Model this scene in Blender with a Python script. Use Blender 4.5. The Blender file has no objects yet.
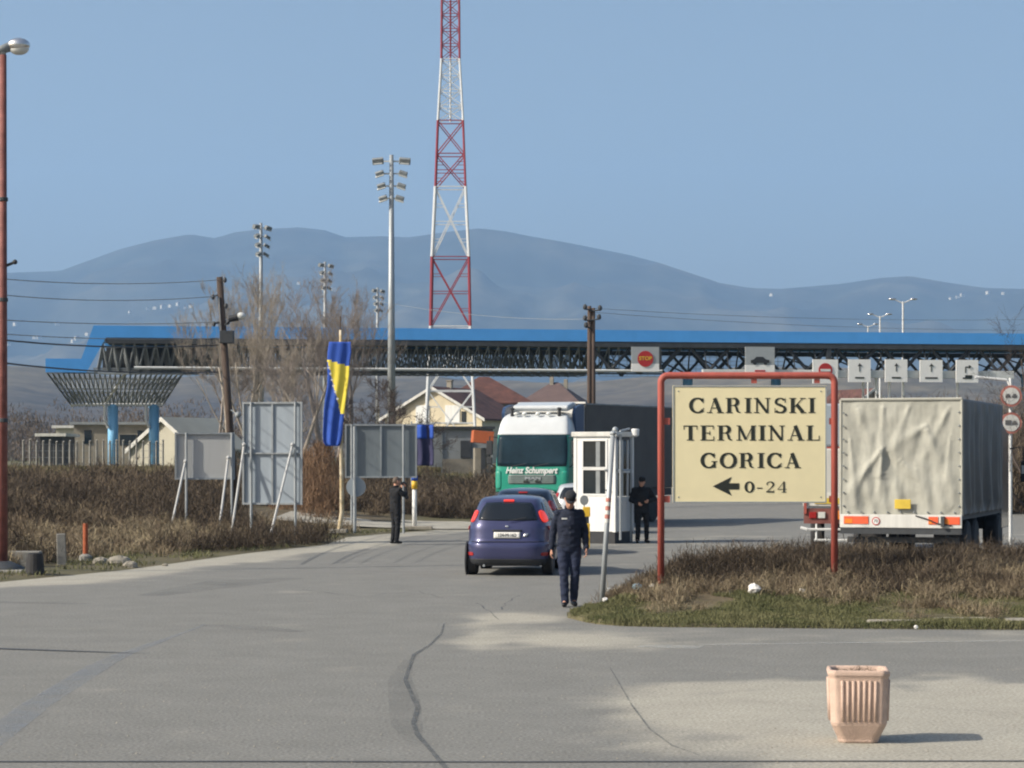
import bpy, bmesh, math, random
import numpy as np
from mathutils import Vector, Matrix, noise as mnoise
R = math.radians
rnd = random.Random(7)
sc = bpy.context.scene
C = sc.collection

# ------------------------------------------------------------------ camera
FPX = 2400.0; HOR = 455.0; CAMZ = 2.35
cam = bpy.data.cameras.new('camera'); camo = bpy.data.objects.new('camera', cam); C.objects.link(camo)
cam.sensor_width = 36; cam.lens = FPX/1024*36
cam.shift_y = (HOR-384)/1024.0
cam.clip_start = 0.1; cam.clip_end = 40000
camo.location = (0, 0, CAMZ); camo.rotation_euler = (R(90), 0, 0)
sc.camera = camo
# ------------------------------------------------------------------ light
SUN_EL = 34.0; SUN_AZ = 20.0      # azimuth: degrees from due left towards the camera
sdir = Vector((-math.cos(R(SUN_AZ))*math.cos(R(SUN_EL)), -math.sin(R(SUN_AZ))*math.cos(R(SUN_EL)), math.sin(R(SUN_EL))))
w = bpy.data.worlds.new('World'); sc.world = w; w.use_nodes = True
nt = w.node_tree; nt.nodes.clear()
sky = nt.nodes.new('ShaderNodeTexSky'); sky.sky_type = 'NISHITA'; sky.sun_disc = False
sky.sun_elevation = R(SUN_EL); sky.sun_rotation = math.atan2(sdir.x, sdir.y)
sky.air_density = 1.0; sky.dust_density = 4.0; sky.ozone_density = 0.4; sky.altitude = 100
bg = nt.nodes.new('ShaderNodeBackground'); bg.inputs['Strength'].default_value = 0.084
out = nt.nodes.new('ShaderNodeOutputWorld')
nt.links.new(sky.outputs[0], bg.inputs[0]); nt.links.new(bg.outputs[0], out.inputs[0])
sl = bpy.data.lights.new('sun', 'SUN'); sl.energy = 4.3; sl.angle = R(0.55); sl.color = (1, 0.92, 0.79)
so = bpy.data.objects.new('sun', sl); C.objects.link(so)
so.rotation_euler = sdir.to_track_quat('Z', 'Y').to_euler()
sc.view_settings.view_transform = 'Standard'; sc.view_settings.look = 'None'
sc.view_settings.exposure = 0.64; sc.view_settings.gamma = 1; sc.view_settings.use_curve_mapping = False
cy = sc.cycles
cy.use_denoising = True; cy.use_adaptive_sampling = True; cy.adaptive_threshold = 0.015
cy.pixel_filter_type = 'BLACKMAN_HARRIS'; cy.filter_width = 2.1
cy.max_bounces = 6; cy.diffuse_bounces = 2; cy.glossy_bounces = 2; cy.transmission_bounces = 4; cy.transparent_max_bounces = 8; cy.volume_bounces = 1
HAZE = 0.000118

# ------------------------------------------------------------------ materials
MATS = {}
def mat(name, col, rough=0.8, metal=0.0, var=0.15, scale=3.0, bump=0.0, bscale=None, spec=0.4, col2=None, emit=None, estr=1.0, streak=False, coat=0.0):
    if name in MATS: return MATS[name]
    m = bpy.data.materials.new(name); m.use_nodes = True; n = m.node_tree; b = n.nodes['Principled BSDF']
    b.inputs['Roughness'].default_value = rough; b.inputs['Metallic'].default_value = metal
    b.inputs['Specular IOR Level'].default_value = spec
    if coat: b.inputs['Coat Weight'].default_value = coat; b.inputs['Coat Roughness'].default_value = 0.08
    tc = n.nodes.new('ShaderNodeTexCoord'); mp = n.nodes.new('ShaderNodeMapping')
    n.links.new(tc.outputs['Object'], mp.inputs[0])
    if streak: mp.inputs['Scale'].default_value = (1, 1, 0.12)
    nz = n.nodes.new('ShaderNodeTexNoise'); nz.inputs['Scale'].default_value = scale; nz.inputs['Detail'].default_value = 8; nz.inputs['Roughness'].default_value = 0.65
    n.links.new(mp.outputs[0], nz.inputs['Vector'])
    rp = n.nodes.new('ShaderNodeValToRGB'); e = rp.color_ramp.elements
    c2 = col2 if col2 else tuple(min(1, c*(1+var)) for c in col)
    c1 = tuple(c*(1-var) for c in col)
    e[0].position = 0.3; e[0].color = (*c1, 1); e[1].position = 0.7; e[1].color = (*c2, 1)
    n.links.new(nz.outputs['Fac'], rp.inputs[0]); n.links.new(rp.outputs[0], b.inputs['Base Color'])
    if bump:
        n2 = n.nodes.new('ShaderNodeTexNoise'); n2.inputs['Scale'].default_value = bscale or scale*8; n2.inputs['Detail'].default_value = 5
        n.links.new(mp.outputs[0], n2.inputs['Vector'])
        bp = n.nodes.new('ShaderNodeBump'); bp.inputs['Strength'].default_value = bump; bp.inputs['Distance'].default_value = 0.02
        n.links.new(n2.outputs['Fac'], bp.inputs['Height']); n.links.new(bp.outputs[0], b.inputs['Normal'])
    if emit: b.inputs['Emission Color'].default_value = (*emit, 1); b.inputs['Emission Strength'].default_value = estr
    MATS[name] = m; return m

M = dict(
 rust_red=mat('rust_red_paint', (0.19, 0.065, 0.055), 0.7, var=0.35, scale=4, col2=(0.26, 0.1, 0.085), bump=.1),
 frame_red=mat('frame_red_paint', (0.36, 0.085, 0.065), 0.6, var=0.18, scale=6, streak=True),
 galv=mat('galvanised_steel', (0.34, 0.37, 0.39), 0.5, 0.35, var=0.15, scale=5, streak=True),
 galv_panel=mat('grey_sheet_metal', (0.32, 0.37, 0.42), 0.55, 0.1, var=0.12, scale=2, streak=True),
 dull_panel=mat('pale_sheet_metal', (0.44, 0.45, 0.45), 0.6, 0.0, var=0.1, scale=2, streak=True),
 dark_panel=mat('slate_sheet_metal', (0.17, 0.2, 0.22), 0.6, 0.1, var=0.15, scale=2, streak=True),
 white=mat('white_paint', (0.72, 0.73, 0.72), 0.45, var=0.08, scale=3, streak=True),
 dirty_white=mat('weathered_white_paint', (0.6, 0.6, 0.57), 0.6, var=0.18, scale=4, streak=True),
 cream=mat('cream_sign_enamel', (0.8, 0.72, 0.46), 0.5, var=0.05, scale=2),
 black=mat('black_lettering', (0.02, 0.025, 0.02), 0.6),
 black_rub=mat('black_rubber', (0.025, 0.025, 0.027), 0.75, var=0.3),
 blackish=mat('charcoal_plastic', (0.03, 0.032, 0.036), 0.6),
 blue_fascia=mat('blue_enamel_cladding', (0.085, 0.34, 0.78), 0.45, var=0.07, scale=0.6),
 blue_col=mat('blue_column_paint', (0.2, 0.46, 0.72), 0.5, var=0.15, scale=1.5, streak=True),
 dark_steel=mat('dark_steel_paint', (0.045, 0.05, 0.056), 0.6, var=0.25, scale=2),
 mid_steel=mat('grey_steel_paint', (0.22, 0.24, 0.25), 0.6, var=0.25, scale=2),
 pale_steel=mat('pale_steel_paint', (0.62, 0.64, 0.64), 0.55, var=0.12, scale=2),
 tower_red=mat('tower_red_paint', (0.27, 0.035, 0.05), 0.6, var=0.15),
 tower_white=mat('tower_white_paint', (0.62, 0.65, 0.67), 0.6, var=0.08),
 wood=mat('weathered_pole_wood', (0.075, 0.055, 0.045), 0.9, var=0.35, scale=6, streak=True, bump=.3),
 concrete=mat('concrete', (0.24, 0.235, 0.215), 0.9, var=0.2, scale=6, bump=.3),
 orange_post=mat('orange_post_paint', (0.35, 0.09, 0.035), 0.7, var=0.3, scale=8),
 stone=mat('pale_stone', (0.27, 0.25, 0.21), 0.9, var=0.25, scale=5, bump=.4),
 planter=mat('pink_cast_concrete', (0.5, 0.37, 0.3), 0.85, var=0.18, scale=7, bump=.25, bscale=60),
 soil=mat('dry_soil', (0.13, 0.11, 0.075), 0.95, var=0.4, scale=20, bump=.6),
 twig=mat('dry_twig', (0.14, 0.105, 0.075), 0.9, var=0.3),
 glass=mat('dark_glass', (0.015, 0.022, 0.028), 0.06, 0.0, var=0.05, spec=0.8),
 glass_car=mat('tinted_car_glass', (0.012, 0.016, 0.022), 0.12, 0.0, var=0.05, spec=0.45),
 glass_blue=mat('blue_tinted_windscreen', (0.012, 0.028, 0.04), 0.12, 0.0, var=0.4, scale=1.2, spec=0.25),
 car_blue=mat('violet_blue_car_paint', (0.055, 0.06, 0.14), 0.32, 0.35, var=0.05, coat=.6),
 car_dark=mat('dark_blue_car_paint', (0.012, 0.022, 0.045), 0.3, 0.2, var=0.05, coat=.6),
 car_silver=mat('silver_car_paint', (0.55, 0.58, 0.6), 0.35, 0.3, var=0.03, coat=.5),
 red_lens=mat('unlit_red_lens', (0.3, 0.02, 0.02), 0.25, var=0.1),
 brake=mat('lit_brake_lamp', (0.5, 0.03, 0.02), 0.3, var=0.1, emit=(1, 0.05, 0.025), estr=0.4),
 amber=mat('amber_reflector', (0.75, 0.22, 0.03), 0.4, var=0.15),
 orange_refl=mat('orange_red_reflector', (0.75, 0.12, 0.05), 0.4, var=0.2),
 yellow_plate=mat('yellow_plate_enamel', (0.62, 0.45, 0.06), 0.5, var=0.12),
 yellow=mat('yellow_enamel', (0.72, 0.45, 0.04), 0.5, var=0.12),
 plate=mat('white_number_plate', (0.7, 0.7, 0.66), 0.4, var=0.04),
 green_cab=mat('green_truck_paint', (0.02, 0.27, 0.19), 0.35, var=0.08, coat=.4),
 blue_cab=mat('deep_blue_fairing_paint', (0.035, 0.07, 0.15), 0.4, var=0.08),
 cab_white=mat('white_truck_paint', (0.56, 0.59, 0.61), 0.35, var=0.05, coat=.3),
 grille=mat('grey_grille_plastic', (0.16, 0.21, 0.2), 0.6, var=0.2),
 tarp_grey=mat('dark_grey_tarpaulin', (0.085, 0.08, 0.074), 0.7, var=0.15, scale=1.5, bump=.3, bscale=3),
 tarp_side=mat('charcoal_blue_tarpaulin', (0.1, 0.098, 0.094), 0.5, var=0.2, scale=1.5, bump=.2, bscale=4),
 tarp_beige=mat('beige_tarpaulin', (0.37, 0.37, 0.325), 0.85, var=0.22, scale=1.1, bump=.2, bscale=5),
 navy=mat('navy_uniform_cloth', (0.011, 0.016, 0.034), 0.9, var=0.3, scale=8, bump=.4, bscale=14),
 navy_trouser=mat('navy_trouser_cloth', (0.016, 0.023, 0.05), 0.9, var=0.3, scale=8, bump=.4, bscale=12),
 blackcloth=mat('black_cloth', (0.01, 0.011, 0.014), 0.9, var=0.3, scale=8, bump=.3, bscale=14),
 cap_cloth=mat('grey_green_cap_cloth', (0.02, 0.022, 0.027), .9, var=.2, scale=20),
 skin=mat('skin', (0.5, 0.27, 0.19), 0.6, var=0.1, scale=12),
 shoe=mat('black_leather', (0.012, 0.012, 0.013), 0.35),
 hair=mat('dark_hair', (0.02, 0.015, 0.012), 0.8),
 hair_grey=mat('grey_brown_hair', (0.13, 0.1, 0.08), 0.8),
 flag_blue=mat('flag_blue_cloth', (0.03, 0.09, 0.42), 0.85, var=0.08),
 flag_yellow=mat('flag_yellow_cloth', (0.8, 0.66, 0.08), 0.85, var=0.06),
 flag_white=mat('flag_white_cloth', (0.75, 0.75, 0.75), 0.85),
 banner_dark=mat('faded_purple_banner', (0.04, 0.04, 0.1), 0.8, var=0.2),
 yel_white=mat('chipped_yellow_white_paint', (0.5, 0.36, 0.14), 0.7, var=0.3, scale=5, col2=(0.66, 0.6, 0.48)),
 sign_red=mat('road_sign_red', (0.45, 0.03, 0.03), 0.45, var=0.06),
 faded_red=mat('faded_sign_red', (0.42, 0.16, 0.13), .6, var=.2, scale=5), faded_black=mat('faded_black_print', (0.12, 0.12, 0.12), .7, var=.3),
 sign_white=mat('sign_white_enamel', (0.85, 0.85, 0.84), .5, var=.04),
 sign_grey=mat('shaded_grey_board', (0.36, 0.39, 0.41), 0.6, var=0.06),  # white board's upper part, its shade put into the colour
 roof_red=mat('old_red_roof_tile', (0.085, 0.04, 0.034), 0.85, var=0.35, scale=0.8, col2=(0.14, 0.06, 0.046)),
 roof_mauve=mat('brown_roof_tile', (0.11, 0.075, 0.07), 0.85, var=0.2, scale=0.8),
 wall_cream=mat('cream_render_wall', (0.62, 0.55, 0.4), 0.85, var=0.1, scale=0.7),
 wall_grey=mat('grey_cladding_wall', (0.24, 0.26, 0.27), 0.8, var=0.25, scale=0.5),
 wall_beige=mat('beige_block_wall', (0.24, 0.22, 0.18), 0.85, var=0.25, scale=0.6),
 wall_white=mat('white_wash_wall', (0.48, 0.46, 0.38), 0.85, var=0.1, scale=0.5),
 rusty=mat('rusty_orange_sheet', (0.42, 0.11, 0.04), 0.8, var=0.2, scale=1),
 kerb=mat('kerb_concrete', (0.36, 0.34, 0.29), 0.9, var=0.25, scale=3, bump=.3),
 bark_pale=mat('pale_bark', (0.34, 0.3, 0.25), 0.9, var=0.3, scale=3),
 bark_brown=mat('reddish_brown_bark', (0.26, 0.225, 0.2), 0.9, var=0.3, scale=3),
 bark_dark=mat('dark_bark', (0.075, 0.058, 0.05), 0.9, var=0.3, scale=3),
 litter=mat('white_litter', (0.75, 0.74, 0.72), 0.6, var=0.1),
 litter_blue=mat('pale_blue_litter', (0.4, 0.6, 0.68), 0.5, var=0.1),
 tar=mat('tar_seal', (0.05, 0.055, 0.06), 0.6, var=0.3, scale=2),  # dark tone of the thin road lines, a painted shadow among them
 chrome=mat('bright_metal', (0.7, 0.7, 0.7), 0.25, 0.9, var=0.05),
 lampglass=mat('milky_lamp_glass', (0.6, 0.62, 0.6), 0.15, 0.0, var=0.05, spec=.8),
)
def mat_attr(name, attr, ca, cb, rough=0.9, scale=0.8, amt=0.25, fine=60, fineamt=0.12, bump=0.3):
    """two surfaces blended by a point attribute, both broken up by noise"""
    m = bpy.data.materials.new(name); m.use_nodes = True; n = m.node_tree; b = n.nodes['Principled BSDF']
    b.inputs['Roughness'].default_value = rough; b.inputs['Specular IOR Level'].default_value = 0.25
    L = n.links.new
    tc = n.nodes.new('ShaderNodeTexCoord')
    at = n.nodes.new('ShaderNodeAttribute'); at.attribute_name = attr
    nz = n.nodes.new('ShaderNodeTexNoise'); nz.inputs['Scale'].default_value = scale; nz.inputs['Detail'].default_value = 9; nz.inputs['Roughness'].default_value = 0.7
    L(tc.outputs['Object'], nz.inputs['Vector'])
    n2 = n.nodes.new('ShaderNodeTexNoise'); n2.inputs['Scale'].default_value = fine; n2.inputs['Detail'].default_value = 4
    L(tc.outputs['Object'], n2.inputs['Vector'])
    # attribute + noise -> mask
    s = n.nodes.new('ShaderNodeMath'); s.operation = 'MULTIPLY_ADD'; s.inputs[1].default_value = 0.9; s.inputs[2].default_value = -0.45
    L(nz.outputs['Fac'], s.inputs[0])
    a = n.nodes.new('ShaderNodeMath'); a.operation = 'ADD'; a.use_clamp = True
    L(at.outputs['Fac'], a.inputs[0]); L(s.outputs[0], a.inputs[1])
    rp = n.nodes.new('ShaderNodeMapRange'); rp.interpolation_type = 'SMOOTHSTEP'; rp.inputs[1].default_value = 0.22; rp.inputs[2].default_value = 0.78
    L(a.outputs[0], rp.inputs[0])
    mx = n.nodes.new('ShaderNodeMix'); mx.data_type = 'RGBA'; mx.inputs[6].default_value = (*ca, 1); mx.inputs[7].default_value = (*cb, 1)
    L(rp.outputs[0], mx.inputs[0])
    v = n.nodes.new('ShaderNodeMapRange'); v.inputs[1].default_value = 0.25; v.inputs[2].default_value = 0.75; v.inputs[3].default_value = 1-amt; v.inputs[4].default_value = 1+amt
    n3 = n.nodes.new('ShaderNodeTexNoise'); n3.inputs['Scale'].default_value = scale*2.3; n3.inputs['Detail'].default_value = 7; n3.inputs['Roughness'].default_value = 0.7
    mp = n.nodes.new('ShaderNodeMapping'); mp.inputs['Location'].default_value = (13, 7, 3); mp.inputs['Scale'].default_value = (0.8, 0.8, 1)
    L(tc.outputs['Object'], mp.inputs[0]); L(mp.outputs[0], n3.inputs['Vector']); L(n3.outputs['Fac'], v.inputs[0])
    v2 = n.nodes.new('ShaderNodeMapRange'); v2.inputs[1].default_value = 0.25; v2.inputs[2].default_value = 0.75; v2.inputs[3].default_value = 1-fineamt; v2.inputs[4].default_value = 1+fineamt
    L(n2.outputs['Fac'], v2.inputs[0])
    mm = n.nodes.new('ShaderNodeMath'); mm.operation = 'MULTIPLY'; L(v.outputs[0], mm.inputs[0]); L(v2.outputs[0], mm.inputs[1])
    sc_ = n.nodes.new('ShaderNodeVectorMath'); sc_.operation = 'SCALE'; L(mx.outputs[2], sc_.inputs[0]); L(mm.outputs[0], sc_.inputs['Scale'])
    L(sc_.outputs[0], b.inputs['Base Color'])
    bp = n.nodes.new('ShaderNodeBump'); bp.inputs['Strength'].default_value = bump; bp.inputs['Distance'].default_value = 0.01
    L(n2.outputs['Fac'], bp.inputs['Height']); L(bp.outputs[0], b.inputs['Normal'])
    return m

# ------------------------------------------------------------------ helpers
def P(px, py, D): return Vector(((px-512)/FPX*D, D, CAMZ-(py-HOR)/FPX*D))
def DG(py): return CAMZ*FPX/(py-HOR)
def G(px, py):
    D = DG(py); return Vector(((px-512)/FPX*D, D, 0))
def sstep(a, b, x):
    t = np.clip((np.asarray(x, float)-a)/(b-a), 0, 1); return t*t*(3-2*t)
def plateau(y): return 1.5*sstep(88, 125, y)

class MB:
    def __init__(s): s.v = []; s.f = []; s.m = []
    def add(s, vs, fs, mi=0):
        o = len(s.v); s.v.extend([tuple(a) for a in vs]); s.f.extend([tuple(i+o for i in f) for f in fs]); s.m.extend([mi]*len(fs)); return s
    def box(s, c, d, mi=0, rot=None, taper=1.0):
        x, y, z = d[0]/2, d[1]/2, d[2]/2
        vs = [Vector((sx*x*(taper if sz > 0 else 1), sy*y*(taper if sz > 0 else 1), sz*z)) for sz in (-1, 1) for sy in (-1, 1) for sx in (-1, 1)]
        if rot is not None: vs = [rot @ v for v in vs]
        vs = [v+Vector(c) for v in vs]
        return s.add(vs, [(0, 2, 3, 1), (4, 5, 7, 6), (0, 1, 5, 4), (2, 6, 7, 3), (0, 4, 6, 2), (1, 3, 7, 5)], mi)
    def tube(s, a, b, r0, r1=None, n=6, mi=0, cap=True):
        a = Vector(a); b = Vector(b); r1 = r0 if r1 is None else r1
        d = (b-a)
        if d.length < 1e-6: return s
        d.normalize(); u = d.orthogonal().normalized(); w_ = d.cross(u)
        vs = [a+(u*math.cos(2*math.pi*i/n)+w_*math.sin(2*math.pi*i/n))*r0 for i in range(n)]
        vs += [b+(u*math.cos(2*math.pi*i/n)+w_*math.sin(2*math.pi*i/n))*r1 for i in range(n)]
        fs = [(i, (i+1) % n, n+(i+1) % n, n+i) for i in range(n)]
        if cap: fs += [tuple(range(n))[::-1], tuple(range(n, 2*n))]
        return s.add(vs, fs, mi)
    def path(s, pts, r, n=8, mi=0):
        pts = [Vector(p) for p in pts]; rings = []
        prev = None
        for i, p in enumerate(pts):
            d = (pts[min(i+1, len(pts)-1)]-pts[max(i-1, 0)]).normalized()
            u = d.orthogonal().normalized() if prev is None else (prev-d*prev.dot(d)).normalized()
            prev = u; w_ = d.cross(u); rr = r[i] if hasattr(r, '__len__') else r
            rings.append([p+(u*math.cos(2*math.pi*k/n)+w_*math.sin(2*math.pi*k/n))*rr for k in range(n)])
        return s.loft(rings, mi)
    def loft(s, rings, mi=0, cap=True, close=True):
        n = len(rings[0]); vs = [p for r_ in rings for p in r_]; fs = []
        for j in range(len(rings)-1):
            for i in range(n if close else n-1):
                fs.append((j*n+i, j*n+(i+1) % n, (j+1)*n+(i+1) % n, (j+1)*n+i))
        if cap and close: fs += [tuple(range(n))[::-1], tuple(range((len(rings)-1)*n, len(rings)*n))]
        return s.add(vs, fs, mi)
    def prism(s, poly, y0, y1, mi=0):
        """poly of (x,z), extruded along y"""
        n = len(poly); vs = [(x, y0, z) for x, z in poly]+[(x, y1, z) for x, z in poly]
        fs = [(i, (i+1) % n, n+(i+1) % n, n+i) for i in range(n)]+[tuple(range(n))[::-1], tuple(range(n, 2*n))]
        return s.add(vs, fs, mi)
    def prismx(s, poly, x0, x1, mi=0):
        n = len(poly); vs = [(x0, y, z) for y, z in poly]+[(x1, y, z) for y, z in poly]
        fs = [(i, (i+1) % n, n+(i+1) % n, n+i) for i in range(n)]+[tuple(range(n))[::-1], tuple(range(n, 2*n))]
        return s.add(vs, fs, mi)
    def ball(s, c, r, mi=0, nu=12, nv=8, jit=0):
        rx, ry, rz = r if hasattr(r, '__len__') else (r, r, r); rings = []
        c = Vector(c)
        for j in range(nv+1):
            ph = math.pi*j/nv; k = max(1e-3, math.sin(ph))
            rings.append([c+Vector((rx*k*math.cos(2*math.pi*i/nu), ry*k*math.sin(2*math.pi*i/nu), -rz*math.cos(ph)))*(1+(rnd.uniform(-jit, jit) if jit else 0)) if not jit else
                          c+Vector((rx*k*math.cos(2*math.pi*i/nu), ry*k*math.sin(2*math.pi*i/nu), -rz*math.cos(ph)))*(1+rnd.uniform(-jit, jit)) for i in range(nu)])
        return s.loft(rings, mi)
    def disc(s, c, r, y0, y1, n=28, mi=0, r_in=None):
        """flat disc facing -y at local c(x,z)"""
        po = [(c[0]+r*math.cos(2*math.pi*i/n), c[1]+r*math.sin(2*math.pi*i/n)) for i in range(n)]
        return s.prism(po, y0, y1, mi)
    def lathe(s, prof, n=20, axis='z', c=(0, 0, 0), mi=0):
        rings = []
        for r_, h in prof:
            ring = []
            for i in range(n):
                a = 2*math.pi*i/n; x, y = r_*math.cos(a), r_*math.sin(a)
                ring.append(Vector(c)+(Vector((x, y, h)) if axis == 'z' else Vector((h, x, y))))
            rings.append(ring)
        return s.loft(rings, mi)
    def build(s, name, mats, parent=None, smooth=False, loc=None, bevel=0):
        me = bpy.data.meshes.new(name); me.from_pydata(s.v, [], s.f); me.validate()
        if not isinstance(mats, (list, tuple)): mats = [mats]
        for m in mats: me.materials.append(m)
        if len(mats) > 1 and len(me.polygons) == len(s.m): me.polygons.foreach_set('material_index', s.m)
        bm = bmesh.new(); bm.from_mesh(me); bmesh.ops.recalc_face_normals(bm, faces=bm.faces)
        bm.to_mesh(me); bm.free()
        if smooth: me.polygons.foreach_set('use_smooth', [True]*len(me.polygons))
        o = bpy.data.objects.new(name, me); C.objects.link(o)
        if parent: o.parent = parent
        if loc is not None: o.location = loc
        if bevel:
            b = o.modifiers.new('bevel', 'BEVEL'); b.width = bevel; b.segments = 2; b.limit_method = 'ANGLE'
        return o
def tag(o, label=None, cat=None, group=None, kind=None):
    if label: o['label'] = label
    if cat: o['category'] = cat
    if group: o['group'] = group
    if kind: o['kind'] = kind
    return o
def empty(name, loc, rz, label, cat, group=None):
    o = bpy.data.objects.new(name, None); C.objects.link(o); o.location = loc; o.rotation_euler = (0, 0, rz); o.empty_display_size = 0.2
    return tag(o, label, cat, group)
def dup(root, loc, rz=0, label=None, scale=None):
    def cp(o, par):
        c = o.copy(); C.objects.link(c); c.parent = par
        for ch in [x for x in bpy.data.objects if x.parent == o]: cp(ch, c)
        return c
    kids = [x for x in bpy.data.objects if x.parent == root]
    r_ = root.copy(); C.objects.link(r_); r_.location = loc; r_.rotation_euler = (0, 0, rz)
    if label: r_['label'] = label
    if scale: r_.scale = (scale,)*3
    for k in kids: cp(k, r_)
    return r_
def np_mesh(name, V, F, mats, parent=None, attr=None, smooth=False):
    me = bpy.data.meshes.new(name); V = np.asarray(V, np.float32); F = np.asarray(F, np.int32)
    k = F.shape[1]
    me.vertices.add(len(V)); me.vertices.foreach_set('co', V.ravel())
    me.loops.add(F.size); me.loops.foreach_set('vertex_index', F.ravel())
    me.polygons.add(len(F)); me.polygons.foreach_set('loop_start', np.arange(0, F.size, k, dtype=np.int32))
    me.polygons.foreach_set('loop_total', np.full(len(F), k, np.int32))
    if smooth: me.polygons.foreach_set('use_smooth', np.ones(len(F), bool))
    me.update(calc_edges=True)
    if attr:
        for an, av in attr.items():
            a = me.attributes.new(an, 'FLOAT', 'POINT'); a.data.foreach_set('value', np.asarray(av, np.float32))
    for m in (mats if isinstance(mats, (list, tuple)) else [mats]): me.materials.append(m)
    o = bpy.data.objects.new(name, me); C.objects.link(o)
    if parent: o.parent = parent
    return o
def grid_faces(nx, ny):
    i, j = np.meshgrid(np.arange(nx-1), np.arange(ny-1)); a = (j*nx+i).ravel()
    return np.stack([a, a+1, a+nx+1, a+nx], 1)
def vnoise(x, y, sc_=1.0, oct_=4, seed=0):
    out_ = np.empty(len(x))
    for i in range(len(x)): out_[i] = mnoise.fractal(Vector((x[i]*sc_, y[i]*sc_, seed*7.3)), 1.0, 2.0, oct_)
    return out_
def text(s, size, loc, mat_, parent, name='lettering', rot=(R(90), 0, 0), shear=0, extrude=0.002, sx=1.0, bold=0.0, align='CENTER'):
    cu = bpy.data.curves.new(name, 'FONT'); cu.body = s; cu.size = size; cu.align_x = align; cu.align_y = 'CENTER'
    cu.extrude = extrude; cu.shear = shear; cu.offset = bold; cu.materials.append(mat_)
    t_ = bpy.data.objects.new(name, cu); C.objects.link(t_)
    me = bpy.data.meshes.new_from_object(t_.evaluated_get(bpy.context.evaluated_depsgraph_get())); bpy.data.objects.remove(t_)
    o = bpy.data.objects.new(name, me); C.objects.link(o); o.parent = parent; o.location = loc; o.rotation_euler = rot; o.scale = (sx, 1, 1)
    return o

# ================================================================== SETTING
# ground sheet to the horizon
def axis(dense0, dense1, step, far0, far1, g=1.25):
    a = list(np.arange(dense0, dense1+1e-6, step)); s_ = step; x = dense1
    while x < far1: s_ *= g; x += s_; a.append(min(x, far1))
    s_ = step; x = dense0; b = []
    while x > far0: s_ *= g; x -= s_; b.append(max(x, far0))
    return np.array(b[::-1]+a)
gx = axis(-60, 60, 4, -9000, 9000); gy = axis(-20, 200, 4, -400, 11000)
X, Y = np.meshgrid(gx, gy); x = X.ravel(); y = Y.ravel()
m_ground = mat_attr('field_ground', 'green', (0.13, 0.105, 0.065), (0.1, 0.12, 0.045), scale=0.06, amt=0.3, fine=1.3, fineamt=0.25, bump=0.0)
g_attr = 0.45+0.25*vnoise(x, y, 0.01, 3)
o = np_mesh('ground', np.stack([x, y, plateau(y)-0.08], 1), grid_faces(len(gx), len(gy)), m_ground, attr={'green': g_attr}); tag(o, kind='structure')

# road edge on the left (x of the edge as a function of y)
EY = [0, 30, 36, 40, 44, 49, 57.5, 62.7, 68.8, 75.2, 86.8, 100, 150]
EX = [-60, -40, -24, -13, -9.6, -7.9, -6.3, -4.9, -4.7, -2.4, -0.9, 1, 6]
def edge_x(y): return np.interp(y, EY, EX)
# island outline
IX = [0.78, 1.1, 1.5, 2.1, 3.0, 4.5, 6.5, 9, 14, 22, 45]
IF = [34.7, 33.4, 32.9, 32.7, 32.6, 32.4, 32.2, 32.0, 31.8, 31.4, 31]
IB = [34.9, 36.3, 38.0, 40.5, 43.0, 45.4, 46.6, 47.2, 47.5, 47.5, 47]
def isl(x, y): return np.minimum(y-np.interp(x, IX, IF), np.interp(x, IX, IB)-y)*np.where(x > IX[0], 1, -1)

# asphalt
ax_ = np.arange(-40, 46, 0.4); ay_ = np.arange(-6, 136, 0.4)
X, Y = np.meshgrid(ax_, ay_); x = X.ravel(); y = Y.ravel()
wob = vnoise(x, y, 0.25, 3, 2)
dust = 0.1+0.0*x
dl = x-edge_x(y)
dust += 1.1*(1-sstep(0.3, 2.6, dl+1.0*wob))*(y > 38)                 # dusty margin of the bank
# pale worn concrete on the right foreground
bx = np.interp(y, [0, 18, 20, 22.5, 24.6, 26.5, 60], [1.1, 1.05, .72, .5, .45, .9, 30])
w3_ = vnoise(x, y, 1.6, 4, 77)
dust += (.55+.45*sstep(.5, 3, x-bx))*sstep(-0.4, 0.7, x-bx+0.5*wob+.7*w3_)*(1-sstep(23.6, 27, y+1.6*wob+1.5*w3_))
w2_ = vnoise(x, y, 0.9, 4, 41)
dust += 0.75*np.exp(-(((x-0.1+.25*w2_)/0.75)**2+((y-34.6+1.2*w2_)/1.5)**2))+0.6*np.exp(-(((x+0.35+.3*w2_)/0.4)**2+((y-31.0+1.2*w2_)/1.6)**2))+.35*np.exp(-(((x-.9)/1.2)**2+((y-30.8+w2_)/1.8)**2))
dust += .3*np.exp(-((y-30.6)/1.3)**2)*(x > .3)+.28*w2_
dust += 0.8*(1-sstep(0.0, 0.5, np.abs(np.where((x > 0.9) & (x < 45), np.interp(x, IX, IB)-y, 99))))
# darker band of the crossing road
dust -= 0.12*np.exp(-((y-28)/2.2)**2)*(x > 2)
dust += 0.35*sstep(95, 130, y)+0.22*np.exp(-((y-66)/9)**2)*(x > 2)
m_asph = mat_attr('asphalt', 'dust', (0.186, 0.185, 0.172), (0.345, 0.328, 0.278), rough=0.93, scale=0.7, amt=0.12, fine=32, fineamt=0.42, bump=0.6)
o = np_mesh('road', np.stack([x, y, plateau(y)+0.0], 1), grid_faces(len(ax_), len(ay_)), m_asph, attr={'dust': np.clip(dust, 0, 1)}); tag(o, kind='structure')

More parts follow.
